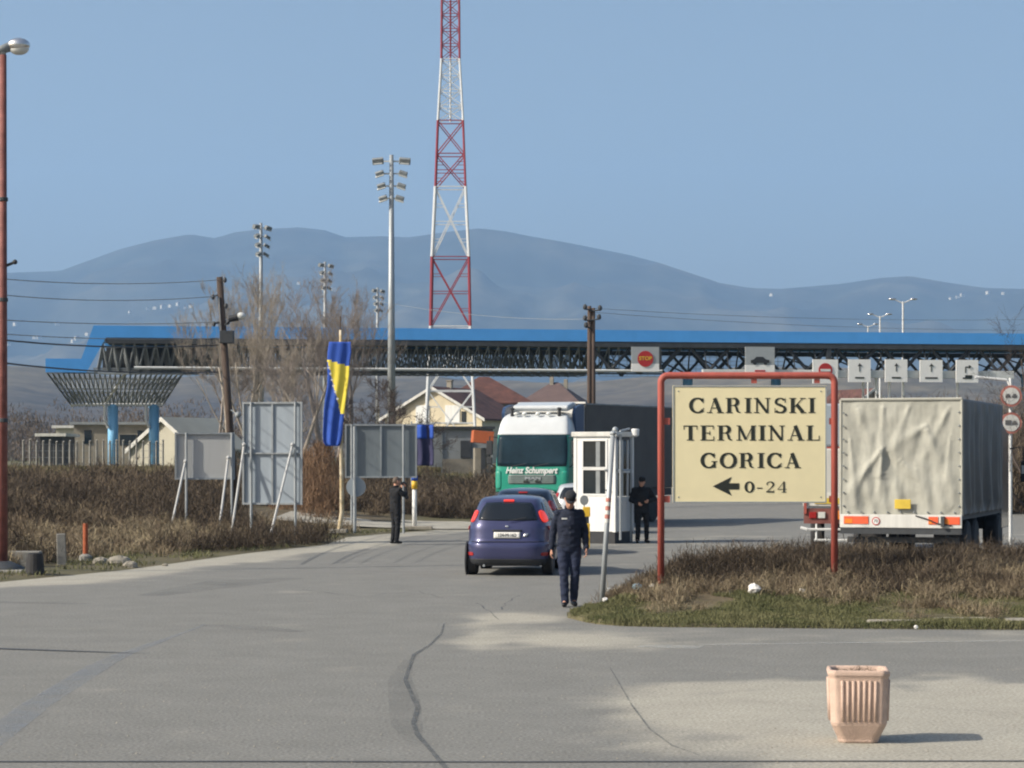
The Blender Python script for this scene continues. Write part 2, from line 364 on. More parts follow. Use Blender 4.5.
# left bank
m_bank = mat_attr('bank_soil', 'green', (0.12, 0.095, 0.06), (0.1, 0.095, 0.05), scale=0.5, amt=0.3, fine=14, fineamt=0.3, bump=0.6)
u = np.concatenate([np.arange(0, 12, 0.4), np.arange(12, 60, 2.0)]); ay2 = np.arange(36, 160, 0.6)
U, Y = np.meshgrid(u, ay2); uu = U.ravel(); y = Y.ravel(); x = edge_x(y)-uu
nb = vnoise(x, y, 0.3, 3, 5)
def bank_z(uu, y, nb=0): return plateau(y)+0.03+(0.5*sstep(0.8, 9, uu)+0.12*nb*sstep(0.5, 3, uu))*(1-sstep(95, 125, y))-0.03*(uu < 0.01)
o = np_mesh('verge', np.stack([x, y, bank_z(uu, y, nb)], 1), grid_faces(len(u), len(ay2)), m_bank, attr={'green': np.clip(0.55-0.3*sstep(1, 4, uu)+0.6*sstep(80, 100, y), 0, 1)}, smooth=True); tag(o, kind='structure')

# island mound
ux = np.concatenate([np.linspace(0.8, 12, 60), np.linspace(12.5, 45, 40)]); vv = np.linspace(0, 1, 30)
X, Vv = np.meshgrid(ux, vv); x = X.ravel(); v_ = Vv.ravel()
fb = np.interp(x, IX, IF); bb = np.interp(x, IX, IB); y = fb+(bb-fb)*v_
ed = np.minimum(y-fb, bb-y)
def isl_z(ed, n_=0): return 0.07*sstep(0, 0.12, ed)+0.3*sstep(0.3, 5, ed)+0.06*n_*sstep(0.2, 1, ed)
nz_ = vnoise(x, y, 0.6, 3, 9)
o = np_mesh('island_ground', np.stack([x, y, isl_z(ed, nz_)-0.02*(ed < 1e-3)], 1), grid_faces(len(ux), len(vv)), m_bank, attr={'green': np.clip(0.55-0.5*sstep(1.5, 4.0, y-fb), 0, 1)}, smooth=True); tag(o, kind='structure')

# far pavement on the right, behind the parked lorry
mb = MB(); mb.box((29, 74, 0.05), (22, 19, 0.14)); tag(mb.build('pavement', M['kerb'], bevel=.03), kind='structure')
gx_ = np.arange(-7.6, -0.6, .35); gy_ = np.arange(75.4, 83.2, .5); X, Y = np.meshgrid(gx_, gy_); x = X.ravel(); y = Y.ravel()
o = np_mesh('footpath', np.stack([x, y, bank_z(np.maximum(edge_x(y)-x, 0), y, 0)+.03], 1), grid_faces(len(gx_), len(gy_)), M['kerb'], smooth=True); tag(o, kind='structure')

# ---- painted line, patches, seals, dark lines and a painted pole shadow on the asphalt
def ribbon(pts, ws, z, mat_, name):
    vs = []; fs = []
    for i, p in enumerate(pts):
        d = (Vector(pts[min(i+1, len(pts)-1)])-Vector(pts[max(i-1, 0)])).normalized(); n_ = Vector((-d.y, d.x))
        w_ = ws[i] if hasattr(ws, '__len__') else ws
        vs += [(p[0]+n_.x*w_/2, p[1]+n_.y*w_/2, z), (p[0]-n_.x*w_/2, p[1]-n_.y*w_/2, z)]
        if i: fs.append((2*i-2, 2*i-1, 2*i+1, 2*i))
    mb = MB(); mb.add(vs, fs); o = mb.build(name, mat_); tag(o, kind='structure'); return o
def gp(px, py): g = G(px, py); return (g.x, g.y)
def mat_worn(name, col, cover=0.5, scale=3, rough=.8):
    """paint worn through to holes"""
    m = bpy.data.materials.new(name); m.use_nodes = True; n = m.node_tree; b = n.nodes['Principled BSDF']; L = n.links.new
    b.inputs['Base Color'].default_value = (*col, 1); b.inputs['Roughness'].default_value = rough
    tc = n.nodes.new('ShaderNodeTexCoord'); nz = n.nodes.new('ShaderNodeTexNoise'); nz.inputs['Scale'].default_value = scale; nz.inputs['Detail'].default_value = 9; nz.inputs['Roughness'].default_value = .8
    L(tc.outputs['Object'], nz.inputs['Vector']); mr = n.nodes.new('ShaderNodeMapRange'); mr.inputs[1].default_value = .5-.25*cover; mr.inputs[2].default_value = .5+.5*(1-cover); mr.inputs[3].default_value = .05; mr.inputs[4].default_value = cover
    L(nz.outputs['Fac'], mr.inputs[0]); L(mr.outputs[0], b.inputs['Alpha']); return m
m_blue_line = mat_worn('worn_blue_paint', (0.22, 0.27, 0.34), 0.45, 2)
m_white_line = mat_worn('worn_white_paint', (0.5, 0.52, 0.5), 0.55, 2)
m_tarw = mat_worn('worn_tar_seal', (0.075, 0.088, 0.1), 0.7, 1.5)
m_damp = mat_worn('patched_asphalt', (0.12, 0.128, 0.13), 0.35, 0.9)
ribbon([gp(-30, 756), gp(35, 706), gp(98, 667), gp(120, 656), gp(170, 638), gp(205, 625)], [.3, .3, .27, .2, .1, .04], 0.006, m_blue_line, 'painted_line')
ribbon([gp(642, 646), gp(700, 648)], .45, 0.006, m_white_line, 'painted_line')
ribbon([gp(700, 645), gp(860, 643), gp(1024, 641)], .16, 0.006, m_white_line, 'painted_line')
ribbon([gp(444, 624), gp(441, 634), gp(430, 645), gp(414, 655), gp(409, 668), gp(405, 680), gp(411, 694), gp(418, 708), gp(413, 724), gp(418, 736), gp(432, 752), gp(450, 774)], [.02, .03, .04, .05, .035, .05, .04, .055, .04, .05, .04, .05], 0.007, m_tarw, 'tar_seal')
ribbon([gp(408, 660), gp(400, 680), gp(404, 700), gp(407, 725), gp(415, 745)], [.1, .25, .3, .28, .1], 0.004, m_damp, 'asphalt_patch')
ribbon([(-6, DG(762.5)), (-2, DG(762)), (0, DG(762.5)), (2, DG(761.8)), (5, DG(761.5))], .045, 0.007, M['tar'], 'road_joint')  # thin darker line across the road
ribbon([gp(-120, 647), gp(0, 649), gp(60, 651), gp(150, 654)], [.13, .13, .1, .02], 0.007, M['tar'], 'road_joint')  # tapering shadow of an out-of-view pole, painted as a dark strip
ribbon([gp(610, 668), gp(632, 706), gp(650, 730), gp(672, 746), gp(700, 756)], [.01, .018, .02, .018, .01], 0.007, m_tarw, 'road_joint')
ribbon([gp(150, 596), gp(240, 582), gp(300, 578)], [.5, 1.4, .3], 0.005, m_damp, 'asphalt_patch')
ribbon([gp(-20, 602), gp(90, 604)], [.5, .25], 0.005, m_damp, 'asphalt_patch')
ribbon([gp(200, 625), gp(250, 628), gp(300, 632)], [.2, .7, .2], 0.005, m_damp, 'asphalt_patch')

for pts_ in (((477, 604), (492, 612), (500, 622)), ((520, 596), (505, 604), (500, 612)), ((300, 590), (360, 596), (420, 592), (452, 600)), ((800, 712), (900, 706), (1030, 716))):
    pp = []
    for (a0, b0), (a1, b1) in zip(pts_, pts_[1:]):
        for q in range(5): t = q/5; pp.append(gp(a0+(a1-a0)*t+rnd.uniform(-2.5, 2.5), b0+(b1-b0)*t+rnd.uniform(-1, 1)))
    ribbon(pp, [rnd.uniform(.008, .03) for _ in pp], 0.006, m_tarw, 'road_crack')
# ---- mountains
RX = [-900, -300, 0, 60, 90, 120, 155, 190, 215, 235, 260, 300, 325, 345, 380, 410, 445, 480, 505, 530, 565, 600, 630, 660, 690, 720, 750, 780, 840, 880, 910, 950, 985, 1024, 1400, 2000]
RY = [300, 285, 272, 270, 259, 248, 239, 233, 237, 231, 228, 226, 229, 236, 235, 236, 231, 227, 230, 235, 241, 248, 254, 262, 272, 282, 287, 288, 283, 277, 275, 282, 287, 288, 300, 320]
nx, ny = 420, 90
pxs = np.linspace(-900, 2000, nx); Dm = np.concatenate([np.linspace(2600, 8600, 70), np.linspace(8800, 10500, 20)])
PX, DD = np.meshgrid(pxs, Dm); pxr = PX.ravel(); dd = DD.ravel()
ridge = (HOR-np.interp(pxr, RX, RY))/FPX*8300
t = np.clip((dd-2600)/(8300-2600), 0, 1)
prof = np.where(dd < 8300, 0.16*sstep(0, 0.45, t)+0.84*sstep(0.42, 1.0, t), 1-0.5*sstep(8300, 10800, dd))
xw = (pxr-512)/FPX*8300*(0.55+0.45*dd/8300)
rn = np.array([mnoise.ridged_multi_fractal(Vector((a/1500, b/1500, 3.1)), 0.9, 2.1, 5, 1.0, 2.0) for a, b in zip(xw, dd)])
rn = (rn-rn.mean())/rn.std()
z = ridge*prof+60*rn*np.sin(np.pi*np.clip(t, 0, 1))*np.clip(0.3+t, 0, 1)
z = np.where(dd < 8300, np.minimum(z, ridge*np.clip(dd/8300, 0, 1)*0.995+2), z)
z -= 8*(t < 0.02)
m_mount = mat_attr('wooded_mountain', 'green', (0.022, 0.03, 0.028), (0.1, 0.088, 0.06), scale=0.0022, amt=0.6, fine=0.008, fineamt=0.45, bump=0)
xr = (pxr-512)/FPX*dd
o = np_mesh('mountains', np.stack([xr, dd, z], 1), grid_faces(nx, len(Dm)), m_mount, attr={'green': np.clip(0.25+0.3*(1-t)+0.12*rn, 0, 1)}, smooth=True); tag(o, kind='structure')
z_mount = z.reshape(ny, nx)
def mount_z(px, D):
    i = int(np.argmin(abs(pxs-px))); j = int(np.argmin(abs(Dm-D))); return float(z[j*nx+i])

fx = np.linspace(-900, 2000, 260); fD = np.linspace(900, 3200, 60); PX, DD = np.meshgrid(fx, fD); a = PX.ravel(); d_ = DD.ravel(); X_ = (a-512)/FPX*d_
fn = np.array([mnoise.fractal(Vector((p/500, q/500, 8.2)), 1.0, 2.0, 5) for p, q in zip(X_, d_)])
fz = (1.5+sstep(900, 2700, d_)*(78+26*fn)+10*fn*sstep(900, 1300, d_))*(1-sstep(2800, 3200, d_))-3*(d_ < 950)-6*(d_ > 3150)
m_foot = mat_attr('brown_foothill', 'green', (0.055, 0.045, 0.037), (0.12, 0.1, 0.065), scale=0.006, amt=0.5, fine=0.05, fineamt=0.4, bump=0)
o = np_mesh('foothills', np.stack([X_, d_, fz], 1), grid_faces(len(fx), len(fD)), m_foot, attr={'green': np.clip(.45+.5*fn, 0, 1)}, smooth=True); tag(o, kind='structure')
# ---- haze: one closed box of even air
mb = MB(); mb.box((0, 5150, 649), (22000, 11500, 1302))
hz = mb.build('haze', []); tag(hz, kind='stuff'); 
hm = bpy.data.materials.new('haze_air'); hm.use_nodes = True; hn = hm.node_tree; hn.nodes.clear()
pv_ = hn.nodes.new('ShaderNodeVolumePrincipled'); pv_.inputs['Color'].default_value = (0.39, 0.635, 1.0, 1); pv_.inputs['Density'].default_value = HAZE; pv_.inputs['Anisotropy'].default_value = 0.1
ho = hn.nodes.new('ShaderNodeOutputMaterial'); hn.links.new(pv_.outputs[0], ho.inputs['Volume']); hz.data.materials.clear(); hz.data.materials.append(hm)
#SPLIT
# ================================================================== STUFF: scrub and grass
nr = np.random.default_rng(11)
def blades(name, px_, py_, pz_, length, width, spread, mats, curl=0.3, seed=0, dens=None):
    """one thin bent blade (3 verts + 4 = two tris as quad strip) per point; arrays"""
    n = len(px_); a = nr.uniform(0, 2*np.pi, n); lean = (np.abs(nr.normal(0, spread, n)) if spread < .9 else nr.uniform(0, 1.55, n)); L = length*nr.uniform(.55, 1.15, n)
    dx, dy, dz = np.cos(a)*np.sin(lean), np.sin(a)*np.sin(lean), np.cos(lean)
    b = nr.uniform(0, 2*np.pi, n); wx, wy = np.cos(b)*width/2, np.sin(b)*width/2*0.6
    base = np.stack([px_, py_, pz_], 1); d = np.stack([dx, dy, dz], 1)*L[:, None]
    wv = np.stack([wx, wy, np.zeros(n)], 1)
    bend = np.stack([nr.normal(0, curl, n), nr.normal(0, curl, n), -np.abs(nr.normal(0, curl*.5, n))], 1)*L[:, None]*.5
    v0 = base-wv; v1 = base+wv; mid = base+d*.55; v2 = mid+wv*.8; v3 = mid-wv*.8; top = base+d+bend; v4 = top+wv*.25; v5 = top-wv*.25
    V = np.stack([v0, v1, v2, v3, v4, v5], 1).reshape(-1, 3); k = np.arange(n)*6
    F = np.concatenate([np.stack([k, k+1, k+2, k+3], 1), np.stack([k+3, k+2, k+4, k+5], 1)])
    o = np_mesh(name, V, F, mats)
    return o
m_scrub_dark = mat('scrub_brown', (0.075, 0.058, 0.043), 0.95, var=0.45, scale=0.5, col2=(0.19, 0.15, 0.1))
m_scrub_red = mat('scrub_russet', (0.16, 0.09, 0.058), 0.95, var=0.3, scale=0.8, col2=(0.2, 0.13, 0.08))
m_straw = mat('dry_straw_grass', (0.27, 0.225, 0.14), 0.95, var=0.4, scale=0.8)
m_grass = mat('winter_green_grass', (0.085, 0.105, 0.035), 0.9, var=0.3, scale=1.1, col2=(0.19, 0.18, 0.09))
def scatter(n, fx, fy, keep):
    x = nr.uniform(*fx, n); y = nr.uniform(*fy, n); k = keep(x, y); return x[k], y[k]
def clump(x, y, k, s):
    """cluster k children round every point"""
    return (np.repeat(x, k)+nr.normal(0, s, len(x)*k)), (np.repeat(y, k)+nr.normal(0, s, len(x)*k))
def mat_tone(name, cols, scale=9):
    m = bpy.data.materials.new(name); m.use_nodes = True; n = m.node_tree; b = n.nodes['Principled BSDF']; L = n.links.new
    b.inputs['Roughness'].default_value = .95; b.inputs['Specular IOR Level'].default_value = .15
    at = n.nodes.new('ShaderNodeAttribute'); at.attribute_name = 'tone'; rp = n.nodes.new('ShaderNodeValToRGB'); e = rp.color_ramp.elements
    while len(e) < len(cols): e.new(.5)
    for k, c in enumerate(cols): e[k].position = k/(len(cols)-1); e[k].color = (*c, 1)
    L(at.outputs['Fac'], rp.inputs[0]); L(rp.outputs[0], b.inputs['Base Color']); return m
m_tone = mat_tone('mixed_winter_scrub', [(0.05, 0.04, 0.031), (0.1, 0.078, 0.057), (0.155, 0.12, 0.083), (0.21, 0.17, 0.115), (0.34, 0.285, 0.185)])
def domes(name, cx, cy, rad, h, zf, tone, per, ln, wd):
    """bushes: each a dome of short crossing twigs; tone is the plant's own colour"""
    n = len(cx); K = per; rr = nr.uniform(0, 1, (n, K))**.45; a = nr.uniform(0, 2*np.pi, (n, K)); ph = np.arccos(nr.uniform(0, 1, (n, K)))
    lump = 1+.22*np.sin(a*3+cx[:, None]*7)+.15*np.sin(a*5+ph*6+cy[:, None]*9)
    x = (cx[:, None]+rad[:, None]*rr*lump*np.sin(ph)*np.cos(a)).ravel(); y = (cy[:, None]+rad[:, None]*rr*lump*np.sin(ph)*np.sin(a)).ravel()
    z = zf(x, y)+(h[:, None]*rr*lump*np.cos(ph)*.9).ravel()-.02
    o = blades(name, x, y, z, np.full(len(x), 1.0)*ln*(.5+.5*np.repeat(h, K)/max(h.max(), .1)), wd, 1.0, m_tone, .8)
    t = np.repeat(np.clip(np.repeat(tone, K)+nr.normal(0, .1, n*K), 0, 1), 6).astype(np.float32)
    at = o.data.attributes.new('tone', 'FLOAT', 'POINT'); at.data.foreach_set('value', t); return tag(o, kind='stuff')
def bz_(x, y): return bank_z(np.maximum(edge_x(y)-x, 0), y)
path_free = lambda x, y: ~((x > -9.5) & (y > 72) & (y < 85.5))
cx, cy_ = scatter(2300, (-27, 0), (47, 86), lambda x, y: (edge_x(y)-x > 2.3+.8*vnoise(x, y, .4, 2, 44)) & (x > -.23*y-2.5) & path_free(x, y))
hh = vnoise(cx, cy_, 0.16, 3, 21); dl = edge_x(cy_)-cx
hgt = np.clip((0.26+0.45*sstep(2, 7, dl)+1.1*hh)*nr.uniform(.6, 1.25, len(cx)), .15, 1.15)*(1-.3*sstep(76, 86, cy_))
tn = np.clip(.42-.35*sstep(0, .4, hh)+.5*vnoise(cx, cy_, .3, 2, 50)+nr.normal(0, .12, len(cx)), 0, .75)
domes('scrub', cx, cy_, hgt*nr.uniform(.7, 1.2, len(cx))+.12, hgt, bz_, tn, 300, .3, .017)
cx = np.array([-7.6, -7.1, -6.9, -6.4, -6.2, -5.9, -5.5, -5.6, -7.9, -5.3, -6.6, -8.2, -5.15]); cy_ = np.array([57.5, 58.3, 59.5, 59.5, 60.8, 61.2, 62.3, 63.5, 58.5, 63.4, 61.0, 57, 64.2])
domes('scrub_clump', cx, cy_, nr.uniform(.5, .8, len(cx)), nr.uniform(.4, .8, len(cx)), bz_, nr.uniform(0, .25, len(cx)), 500, .3, .015)
cx, cy_ = scatter(2100, (-25, 0), (46, 74), lambda x, y: (edge_x(y)-x > np.where(y < 54, 2.3, 1.0)) & (edge_x(y)-x < 5.5+3*vnoise(x, y, .2, 2, 6)) & (x > -.23*y-2) & path_free(x, y) & (vnoise(x, y, .3, 2, 4) > -.12))
domes('dry_grass', cx, cy_, nr.uniform(.2, .45, len(cx)), nr.uniform(.12, .42, len(cx)), bz_, nr.uniform(.55, 1, len(cx)), 130, .34, .014)
bx_, by_ = scatter(70000, (-26, 0), (44, 74), lambda x, y: (vnoise(x, y, .6, 2, 33) > -.05) & (edge_x(y)-x > 0.15) & (edge_x(y)-x < 2.2+vnoise(x, y, .5, 2, 3)))
bz = bank_z(edge_x(by_)-bx_, by_)-.02
o = blades('verge_grass', bx_, by_, bz, np.full(len(bx_), 0.13), 0.022, 0.5, m_grass, .3); tag(o, kind='stuff')
# plateau dry grass beyond
bx_, by_ = scatter(60000, (-45, 3), (96, 150), lambda x, y: edge_x(y)-x > 0.5)
o = blades('meadow_grass', bx_, by_, plateau(by_)-.06, np.full(len(bx_), 0.32), 0.05, 0.5, mat('olive_dry_grass', (0.17, 0.15, 0.075), 0.95, var=.35, scale=.2), .3); tag(o, kind='stuff')
# island scrub
def iz(x, y): return isl_z(isl(x, y))
cx, cy_ = scatter(3400, (1.0, 13), (34, 47.4), lambda x, y: (isl(x, y) > 0.2) & ~((x < 1.7) & (y-np.interp(x, IX, IF) < 4.2)) & (y-np.interp(x, IX, IF) > 3.7+1.6*vnoise(x, y, .5, 2, 8)))
hh = vnoise(cx, cy_, 0.45, 3, 31); fr_ = cy_-np.interp(cx, IX, IF)
hgt = np.clip((0.14+0.3*sstep(1.3, 3.0, cx)*sstep(3.0, 5.5, fr_)+.45*hh*sstep(1.5, 4, cx))*nr.uniform(.6, 1.2, len(cx))*(.5+.5*sstep(0, 1.5, isl(cx, cy_)))*(1-.25*sstep(6, 9, cx)), .06, .5)
tn = np.clip(.44-.3*sstep(0, .4, hh)+.5*vnoise(cx, cy_, .6, 2, 51)+nr.normal(0, .12, len(cx)), 0, .8)
domes('island_scrub', cx, cy_, hgt*nr.uniform(.7, 1.3, len(cx))+.1, hgt, iz, tn, 240, .19, .009)
cx, cy_ = scatter(1100, (1.1, 12), (33, 41), lambda x, y: (isl(x, y) > 0.3) & ~((x < 1.9) & (y-np.interp(x, IX, IF) < 4)) & (y-np.interp(x, IX, IF) > 1.7+2.2*vnoise(x, y, .6, 2, 14)) & (y-np.interp(x, IX, IF) < 6.4) & (vnoise(x, y, .35, 2, 15) > -0.2))
domes('island_dry_grass', cx, cy_, nr.uniform(.12, .3, len(cx)), nr.uniform(.07, .26, len(cx)), iz, nr.uniform(.5, 1, len(cx)), 130, .2, .009)
bx_, by_ = scatter(300000, (0.85, 12), (31, 39), lambda x, y: (isl(x, y) > 0.03) & (y-np.interp(x, IX, IF) < 3.3+1.6*vnoise(x, y, .8, 2, 17)))
o = blades('island_grass', bx_, by_, iz(bx_, by_)-.02, np.full(len(bx_), .075)*(1+.7*vnoise(bx_, by_, 1.3, 2, 61)), 0.012, 0.6, m_grass, .3); tag(o, kind='stuff')
# dark shrubs behind the notice boards and along the road beyond
cx, cy_ = scatter(700, (-22, 3), (87, 106), lambda x, y: (edge_x(y)-x > -2.0) & (x < 2.0))
h_ = nr.uniform(.5, 1.25, len(cx)); domes('roadside_scrub', cx, cy_, h_*.9, h_, bz_, nr.uniform(0, .55, len(cx)), 320, .4, .024)
cx, cy_ = scatter(500, (15, 38), (93, 116), lambda x, y: x > 14)
h_ = nr.uniform(1.5, 4.2, len(cx)); domes('hedge_scrub', cx, cy_, h_*.55, h_, lambda x, y: plateau(y), nr.uniform(.05, .6, len(cx)), 700, .6, .03)
m_tan = mat('tan_dry_leaves', (0.2, 0.125, 0.075), .95, var=.35, scale=1.5)
# shrubs rust coloured, each one a thing
def bush(loc, rx, ry, h, n, mat_, label, cat='bush', seed=1, w_=.02, blade=.6, group=None):
    r2 = np.random.default_rng(seed); a = r2.uniform(0, 2*np.pi, n); rr = np.sqrt(r2.uniform(0, 1, n)); zz = r2.uniform(0, 1, n)
    k = np.sqrt(np.clip(1-(zz-.25)**2/.62, 0.02, 1))
    o = blades('shrub', rr*k*np.cos(a)*rx, rr*k*np.sin(a)*ry, zz*h*.9, np.full(n, blade*.5), w_*.8, 1.0, mat_, .6)
    o.location = loc; return tag(o, label, cat, group)

# ---- trees: trunk with limbs, and a crown of fine twigs
def tree(loc, h, r, label, seed, bark, twigm, spread=.42, up=.25, levels=5, name='bare_tree', trunk_frac=.25, nchild=(3, 4), tw=.012, group=None, tdens=1.0):
    r3 = random.Random(seed); tr = MB(); TV = []
    def grow(p, d, L, rad, lv):
        nseg = 4 if lv < 2 else 3; pts = [p]; q = p.copy(); dd_ = d.copy()
        for i in range(nseg):
            dd_ = (dd_+Vector((r3.gauss(0, .1), r3.gauss(0, .1), up*.22))).normalized(); q = q+dd_*(L/nseg); pts.append(q.copy())
        if lv < levels-2:
            tr.path(pts, [rad*(1-.55*i/nseg) for i in range(nseg+1)], n=6 if lv < 2 else 4)
        else:
            for i in range(nseg): TV.append((pts[i], pts[i+1], max(rad*(1-.3*i), tw*.55)))
        if lv >= levels: return
        for k in range(r3.randint(*nchild)+(2 if lv == 0 else 0)):
            t_ = r3.uniform(trunk_frac if lv == 0 else .2, 1.0); i = min(int(t_*nseg), nseg-1); pp = pts[i].lerp(pts[i+1], t_*nseg-i)
            a = r3.uniform(0, 2*math.pi); s_ = spread*r3.uniform(.6, 1.5); ax = dd_.orthogonal().normalized(); bx2 = dd_.cross(ax)
            nd = (dd_+(ax*math.cos(a)+bx2*math.sin(a))*s_*1.5+Vector((0, 0, up*.6))).normalized()
            grow(pp, nd, L*r3.uniform(.5, .72)*(1.12-.4*t_ if lv == 0 else 1), rad*(1-.55*t_)*r3.uniform(.32, .5), lv+1)
    grow(Vector((0, 0, -.1)), Vector((0, 0, 1)), h*.62, r, 0)
    root = empty(name, loc, r3.uniform(0, 6), label, 'tree', group)
    tr.build('trunk', bark, root, smooth=True)
    n = len(TV); A = np.array([list(a) for a, b, c in TV]); B = np.array([list(b) for a, b, c in TV]); W = np.array([c for a, b, c in TV])
    rg = np.random.default_rng(seed)
    # extra fine twigs off every twig segment
    ex = int(2*tdens)
    if ex:
        t_ = rg.uniform(0, 1, (n, ex, 1)); st = (A[:, None]*(1-t_)+B[:, None]*t_).reshape(-1, 3); seg = np.linalg.norm(B-A, axis=1).repeat(ex)
        dv = (B-A).repeat(ex, 0)/seg[:, None]+rg.normal(0, .55, (n*ex, 3)); en = st+dv*seg[:, None]*rg.uniform(.5, 1.1, (n*ex, 1))
        A = np.concatenate([A, st]); B = np.concatenate([B, en]); W = np.concatenate([W, np.full(n*ex, tw*.5)])
    D_ = B-A; rv = rg.normal(0, 1, A.shape); S = np.cross(D_, rv); S /= np.linalg.norm(S, axis=1)[:, None]+1e-9; T = np.cross(D_, S); T /= np.linalg.norm(T, axis=1)[:, None]+1e-9
    W = W[:, None]; c_, s_ = -.5, .866
    V = np.stack([A+S*W, A+(S*c_+T*s_)*W, A+(S*c_-T*s_)*W, B+S*W*.6, B+(S*c_+T*s_)*W*.6, B+(S*c_-T*s_)*W*.6], 1).reshape(-1, 3)
    k = np.arange(len(A))*6; F = np.concatenate([np.stack([k, k+1, k+4, k+3], 1), np.stack([k+1, k+2, k+5, k+4], 1), np.stack([k+2, k, k+3, k+5], 1)])
    np_mesh('crown', V, F, twigm, root)
    return root
def onground(px, D, dz=0): p = P(px, 400, D); p.z = float(plateau(p.y))+dz; return p
tree(onground(243, 116), 9.6, .17, 'tallest pale bare tree, just right of the wooden utility pole', 3, M['bark_pale'], M['bark_pale'], spread=.24, up=.5, tw=.0075)
tree(onground(318, 126), 10.0, .17, 'pinkish bare tree with rounded crown rising behind the hanging flag', 9, M['bark_brown'], M['bark_brown'], spread=.45, up=.32, tw=.008)
tree(onground(352, 118), 9.0, .16, 'brown bare tree between the flag and the tall floodlight mast', 12, M['bark_brown'], M['bark_brown'], spread=.42, up=.38, tw=.008)
tree(onground(228, 119), 8.8, .11, 'slender pale bare tree directly behind the wooden utility pole lamp', 41, M['bark_pale'], M['bark_pale'], spread=.26, up=.5, tw=.0075)
tree(onground(258, 124), 8.6, .12, 'slender pale bare tree touching the left floodlight mast', 42, M['bark_pale'], M['bark_pale'], spread=.24, up=.5, tw=.0075)
tree(onground(337, 130), 9.0, .13, 'slender pinkish bare tree right of the middle floodlight mast', 43, M['bark_brown'], M['bark_brown'], spread=.28, up=.45, tw=.0075)
tree(onground(276, 112), 7.6, .11, 'thin grey bare tree over the right edge of the tallest board', 6, M['bark_pale'], M['bark_pale'], spread=.25, up=.55, tw=.0075)
tree(onground(300, 121), 8.6, .12, 'slim bare tree rising just left of the flag top', 8, M['bark_pale'], M['bark_brown'], spread=.27, up=.5, tw=.0075)
tree(onground(291, 108), 6.5, .12, 'low grey bare tree directly above the taller back-turned board', 15, M['bark_pale'], M['bark_brown'], spread=.48, up=.3, tw=.0075)
tree(onground(388, 104), 5.6, .15, 'dark dense bare tree at the foot of the tall floodlight mast', 17, M['bark_dark'], M['bark_dark'], spread=.6, up=.12, tw=.011)
tree(onground(368, 100), 5.0, .13, 'dark spreading bare tree behind the slate grey back-turned board', 19, M['bark_dark'], M['bark_dark'], spread=.6, up=.12, tw=.011)
tree(onground(212, 124), 6.5, .12, 'short brownish bare tree left of the wooden utility pole', 23, M['bark_brown'], M['bark_brown'], spread=.45, up=.3, tw=.008)
tree(onground(1030, 62), 5.9, .12, 'dark bare tree cut by the right edge of the photo', 29, M['bark_dark'], M['bark_dark'], spread=.5, up=.3, tw=.006, levels=4)
tree(onground(1046, 84), 6.5, .13, 'bare brown tree behind the round road signs', 31, M['bark_brown'], M['bark_brown'], spread=.5, up=.3, tw=.013)
bush(onground(300, 84), 1.1, .9, 2.6, 3200, m_tan, 'rust brown bush just right of the tall back-turned board', seed=4, w_=.025, blade=.9)
bush(onground(322, 80), .8, .8, 2.9, 2600, m_tan, 'rust brown bush behind the foot of the flagpole', seed=5, w_=.025, blade=.9)
bush(onground(225, 92), 1.3, .9, 2.6, 2000, m_scrub_dark, 'brown bush at the foot of the leaning wooden utility pole', seed=6, w_=.03, blade=.8)

# distant bare woods
def woods(name, px0, px1, D0, D1, n, h, mat_, seed, zf=None):
    rg = np.random.default_rng(seed); Ds = rg.uniform(D0, D1, n); ps = rg.uniform(px0, px1, n); xs = (ps-512)/FPX*Ds
    hs = h*rg.uniform(.6, 1.15, n); K = 240
    a = rg.uniform(0, 2*np.pi, (n, K)); rr = np.sqrt(rg.uniform(0, 1, (n, K))); zz = rg.uniform(0.0, 1, (n, K))
    k = np.sqrt(np.clip(1-((zz-.55)/.5)**2, .03, 1)); rad = hs[:, None]*.42
    x = (xs[:, None]+rr*k*np.cos(a)*rad).ravel(); y = (Ds[:, None]+rr*k*np.sin(a)*rad).ravel()
    z0 = plateau(y)-.5; z = z0+(zz*hs[:, None]*.85).ravel()
    o = blades(name, x, y, z, np.full(len(x), h*.085), h*.011, 1.0, mat_, .4); return tag(o, kind='stuff')
m_wood_far = mat('distant_bare_wood', (0.1, 0.075, 0.06), .95, var=.4, scale=.02, col2=(0.15, 0.115, 0.08))
m_field = mat('tan_field', (0.2, 0.16, 0.1), .95, var=.3, scale=.01)
woods('far_wood', -120, 250, 330, 420, 90, 9.5, m_wood_far, 1)
woods('far_wood', -120, 1150, 520, 800, 240, 13, m_wood_far, 2)
woods('far_wood', 590, 1130, 330, 480, 120, 9, m_wood_far, 3)
woods('far_wood', -200, 1250, 1100, 1900, 320, 22, m_wood_far, 6)
woods('far_wood', 120, 240, 190, 240, 26, 5.5, m_wood_far, 7)
